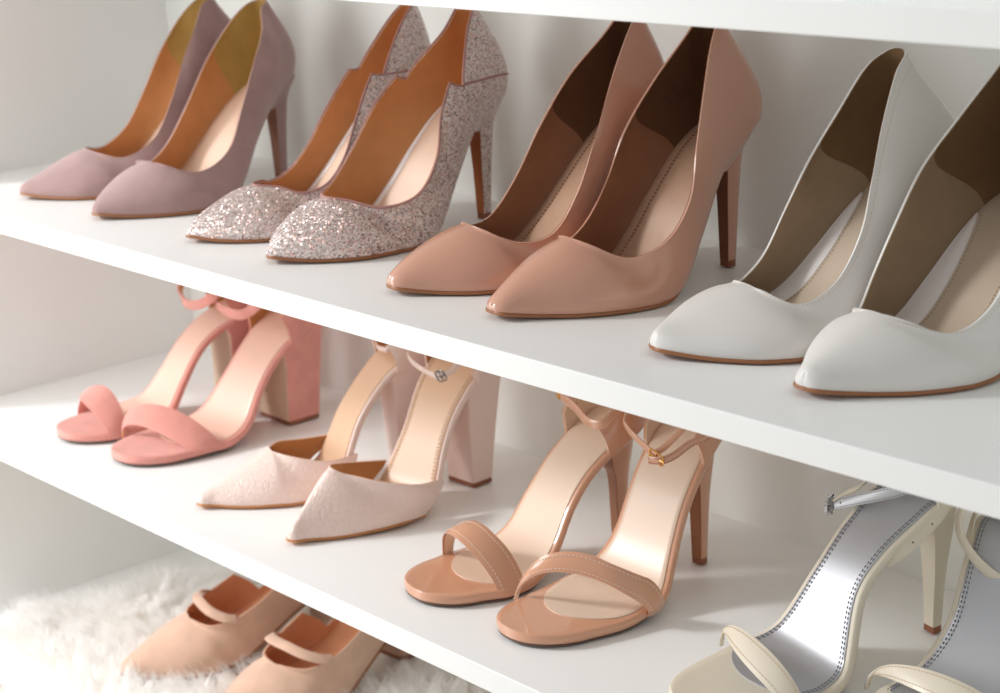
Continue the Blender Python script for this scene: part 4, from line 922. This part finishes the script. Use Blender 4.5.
# ------------------------------------------------------------------ ballet pumps and fur on the bottom board
FLAT_Z = [(-.024, .058), (-.01, .056), (.01, .052), (.03, .045), (.05, .036), (.07, .026), (.09, .0165), (.11, .009), (.13, .0045), (.15, .003), (.18, .003), (.2, .0035), (.2215, .006)]
FLAT = dict(Wb=.046, p=1.85, w1=.0075, Ew=[.0450, .0425, .036, .0305, .0285, .0265, .022, .0125], ts=.151, tz=.043, tipz=.012, q=.82, fa=.50, fb=.64, hb=1.1,
            T2=[(.1490, .016, .0425), (.1380, .0300, .0415), (.1150, .0370, .047), (.088, .0370, .059), (.062, .0340, .076), (.040, .0290, .093), (.022, .0210, .107), (.006, 0, .114)], Z=FLAT_Z)
def flat_shoe(loc, rz, side, label, sc=1.0):
    root = empty('pointed_pump', loc, math.radians(rz)); root.scale = (sc, sc, sc); tag(root, label, 'shoe', 'beige suede shoes on the fur rug')
    E, T, ka, ko, kb, kc, zs = upper_keys(**FLAT)
    W = Wall(E, T, 5, ka, ko, kb, kc, zs, .008, side=side, n=11); smooth_throat(W, W.k-3*W.n, W.k+5*W.n)
    W.shells('upper', M['beige_suede'], root, .0014, cut=lambda i, v, s, x: x < 0 and 8.9 < i < 11.5 and v > .2)
    W.inner('lining', M['peachlining'], root, .0015, .0021, lambda i, s: s < .175 and not (8.6 < i < 11.5 and False), near=W.k)
    sole = outline(E, zs, inset=-.0002); slab('outsole', M['solebrown'], root, sole, .0002, .0026, W.warp)
    slab('insole', M['peachlining'], root, outline(E, zs, inset=.0016, s1=.172), .0030, .0022, W.warp, edge=.3)
    # the strap that crosses over the cut-out
    class Q: pass
    B = Q(); B.zs = zs; B.w = lambda x: np.interp(x, [t[0] for t in T[5:]][::-1], [t[1] for t in T[5:]][::-1])
    K = cr([(.118, .0375, .0460), (.128, .0345, .0490), (.137, .022, .0530), (.139, .004, .0550), (.136, -.016, .0530), (.128, -.0345, .0490), (.118, -.0375, .0460)], 8)
    mb = MB(); ribbon(mb, L3(W.warp(K)), L3(np.stack([K[:, 0]*0+.35, K[:, 1]*14, K[:, 0]*0+1], -1)), .0095, .0022); finish(mb, 'vamp_strap', M['beige_suede'], root, sharp=60)
    zb = float(zs(-.012)); R = block_rings([(-.0195, zb, .032, zb-.012, .0225), (-.0185, zb-.008, .030, zb-.016, .0215), (-.014, .02, .024, .018, .0185), (-.011, .0045, .0225, .0045, .0175)], 5, .3)
    hl = loft('heel', R, M['beige_suede'], root, sharp=50); t = R[-1].copy(); t2 = t.copy(); t[:, 2] = .0048; t2[:, 2] = .0002; loft('heel_tip', np.array([t, t2]), M['heeltip'], hl)
    return root
FZ = ZC+.0235
flat_shoe((.317, -.060, FZ-.006), -13.5, 1, 'beige suede pointed shoe on the white fur, the one nearer the left side panel', 1.06)
flat_shoe((.422, -.052, FZ-.008), 3, -1, 'beige suede pointed shoe on the white fur, partly below the photo edge', 1.10)

def fur_rug():
    root = empty('fur_rug', (.40, -.165, ZC)); tag(root, 'fluffy white fur rug spread over the bottom board under the beige suede shoes', 'rug')
    ox, oy = .40, -.165; X0, X1, Y0, Y1 = .035, .98, -.322, -.012
    def left(y): return .050+.10*np.clip((y+.30)/.28, 0, 1)**1.2+.012*np.sin(y*55)
    def hgt(x, y):
        e = np.clip((x-left(y))/.06, 0, 1); e = e*e*(3-2*e)
        h = .006+.003*np.sin(x*31+1)*np.cos(y*27)+.002*np.sin(x*67+y*40)
        h += .040*np.clip((y+.085)/.075, 0, 1)**1.5*(.75+.25*np.sin(x*19+.6))*(1-np.exp(-((x-.385)/.120)**6))
        return .003+(h)*e*np.clip((y-Y0)/.02, .1, 1)
    nx, ny = 130, 50; gx = np.linspace(0, 1, nx); gy = np.linspace(Y0, Y1, ny)
    G = np.array([[(left(y)+(X1-left(y))*t, y, 0) for y in gy] for t in gx]); G[..., 2] = hgt(G[..., 0], G[..., 1])
    Lw = G.copy(); Lw[..., 2] = .0006; mb = MB(); P = G-[ox, oy, 0]; P2 = Lw-[ox, oy, 0]
    mb.grid(P); mb.grid(P2)
    for a, b in ((P[0], P2[0]), (P[-1], P2[-1]), (P[:, 0], P2[:, 0]), (P[:, -1], P2[:, -1])): mb.grid(np.stack([a, b]))
    finish(mb, 'hide', M['hide'], root)
    r = np.random.default_rng(11); N = 52000
    y = r.uniform(Y0, Y1, N); x = left(y)+(X1-left(y))*r.random(N)**1.25
    keep = np.ones(N, bool)
    # strands lie in locks: neighbours share a lock centre and a lean
    NL = 2600; ly = r.uniform(Y0-.005, Y1, NL); lx = left(ly)-.004+(X1-left(ly))*r.random(NL)**1.25
    best = np.full(N, 9.); bi = np.zeros(N, int)
    for k0 in range(0, NL, 200):
        d = (x[:, None]-lx[None, k0:k0+200])**2+(y[:, None]-ly[None, k0:k0+200])**2; j = d.argmin(1); v = d[np.arange(N), j]; m_ = v < best; best[m_] = v[m_]; bi[m_] = j[m_]+k0
    ang = 2.2*np.sin(lx*9+1.3)+1.7*np.cos(ly*13+lx*7)+r.normal(0, .7, NL)-2.0; lean = r.uniform(.5, 1.25, NL); ln = r.uniform(.028, .044, NL)
    a = ang[bi]+r.normal(0, .22, N); l_ = lean[bi]*r.uniform(.8, 1.15, N); ll = ln[bi]*r.uniform(.7, 1.1, N)
    edge = (x-left(y)) < .03; a = np.where(edge & (r.random(N) < .75), PI+r.normal(0, .55, N), a)
    # flattened where a shoe stands
    def under(cx, cy, rz_):
        c_, s_ = math.cos(math.radians(rz_)), math.sin(math.radians(rz_)); u = (x-cx)*c_+(y-cy)*s_; v = (x-cx)*s_-(y-cy)*c_
        return (np.abs(u) < .040*np.clip((.235-v)/.07, .15, 1)) & (v > -.03) & (v < .228)
    sh = under(.317, -.060, -13.5) | under(.422, -.052, 3)
    ll = np.where(sh, ll*.02, ll)
    base = np.stack([x, y, hgt(x, y)-.0005], -1)
    tx, ty = (lx[bi]-x)*.65, (ly[bi]-y)*.65
    S_ = 5; pts = []
    for k in range(S_):
        t = k/(S_-1); out = l_*t**1.5*ll*.8; up = ll*(t-.42*l_*t**2.2)
        pts.append(base+np.stack([np.cos(a)*out+tx*t, np.sin(a)*out+ty*t, np.maximum(up, .15*ll*t)], -1))
    P = np.stack(pts, 1); P[..., 1] = np.minimum(P[..., 1], -.0015); P[..., 2] = np.maximum(P[..., 2], .0012); P[..., 0] = np.maximum(P[..., 0], .002); side = np.stack([-np.sin(a+r.normal(0, .8, N)), np.cos(a), r.normal(0, .25, N)], -1); side /= np.linalg.norm(side, axis=1)[:, None]
    wd = r.uniform(.00022, .00042, N)
    W_ = np.stack([wd*f for f in (1, 1, .9, .6, .12)], 1)
    A = P-side[:, None]*W_[..., None]; Bq = P+side[:, None]*W_[..., None]
    V = np.stack([A, Bq], 2).reshape(-1, 3)-[ox, oy, 0]
    b = (np.arange(N)*S_*2)[:, None]; q = np.array([[2*k, 2*k+1, 2*k+3, 2*k+2] for k in range(S_-1)]).reshape(1, -1)
    idx = (b+q).reshape(-1)
    me = bpy.data.meshes.new('fur'); me.vertices.add(len(V)); me.vertices.foreach_set('co', V.ravel().astype(np.float32))
    nf = len(idx)//4; me.loops.add(len(idx)); me.loops.foreach_set('vertex_index', idx.astype(np.int32)); me.polygons.add(nf)
    me.polygons.foreach_set('loop_start', np.arange(0, nf*4, 4, dtype=np.int32)); me.update(calc_edges=True); me.validate()
    me.polygons.foreach_set('use_smooth', [True]*nf)
    me.materials.append(M['fur']); o = bpy.data.objects.new('fur', me); COL.objects.link(o); o.parent = root; o['kind'] = 'stuff'
fur_rug()
#S1

# ------------------------------------------------------------------ light
def area(name, loc, target, size, power, col=(1, 1, 1)):
    l = bpy.data.lights.new(name, 'AREA'); l.shape = 'RECTANGLE'; l.size, l.size_y = size; l.energy = power; l.color = col
    o = bpy.data.objects.new(name, l); COL.objects.link(o); o.location = loc
    o.rotation_euler = (Vector(target)-Vector(loc)).to_track_quat('-Z', 'Y').to_euler(); return o
area('window_light', (-1.05, -1.70, 1.25), (.35, -.2, 0), (.34, .40), 39, (1, 1, 1))
area('room_fill', (-.08, -.95, .12), (.25, 0, -.05), (.6, .8), 7.8, (1, 1, 1))
w = bpy.data.worlds.new('room_daylight'); scn.world = w; w.use_nodes = True
bg = w.node_tree.nodes['Background']; bg.inputs[0].default_value = (.97, .99, 1, 1); bg.inputs[1].default_value = .52

# ------------------------------------------------------------------ camera
cam = bpy.data.cameras.new('camera'); co = bpy.data.objects.new('camera', cam); COL.objects.link(co)
R = np.array([[0.6874752580655799, 0.7253825482300573, -0.03461110040049331], [0.1848083664947458, -0.22084367243748315, -0.9576397757078963], [-0.7022988233090017, 0.6519572310110491, -0.2858813245233023]])
mw = Matrix.Identity(4)
for i in range(3):
    mw[i][0] = R[0][i]; mw[i][1] = -R[1][i]; mw[i][2] = -R[2][i]
mw.translation = Vector((1.67365, -1.07083, .32930))
co.matrix_world = mw
cam.sensor_width = 36; cam.lens = 1750/1000*36; cam.clip_start = .05
cam.dof.use_dof = True; cam.dof.focus_distance = 1.20; cam.dof.aperture_fstop = 9.0
scn.camera = co
vs = scn.view_settings; vs.view_transform = 'Standard'; vs.look = 'None'; vs.exposure = 0; vs.gamma = 1; vs.use_curve_mapping = False
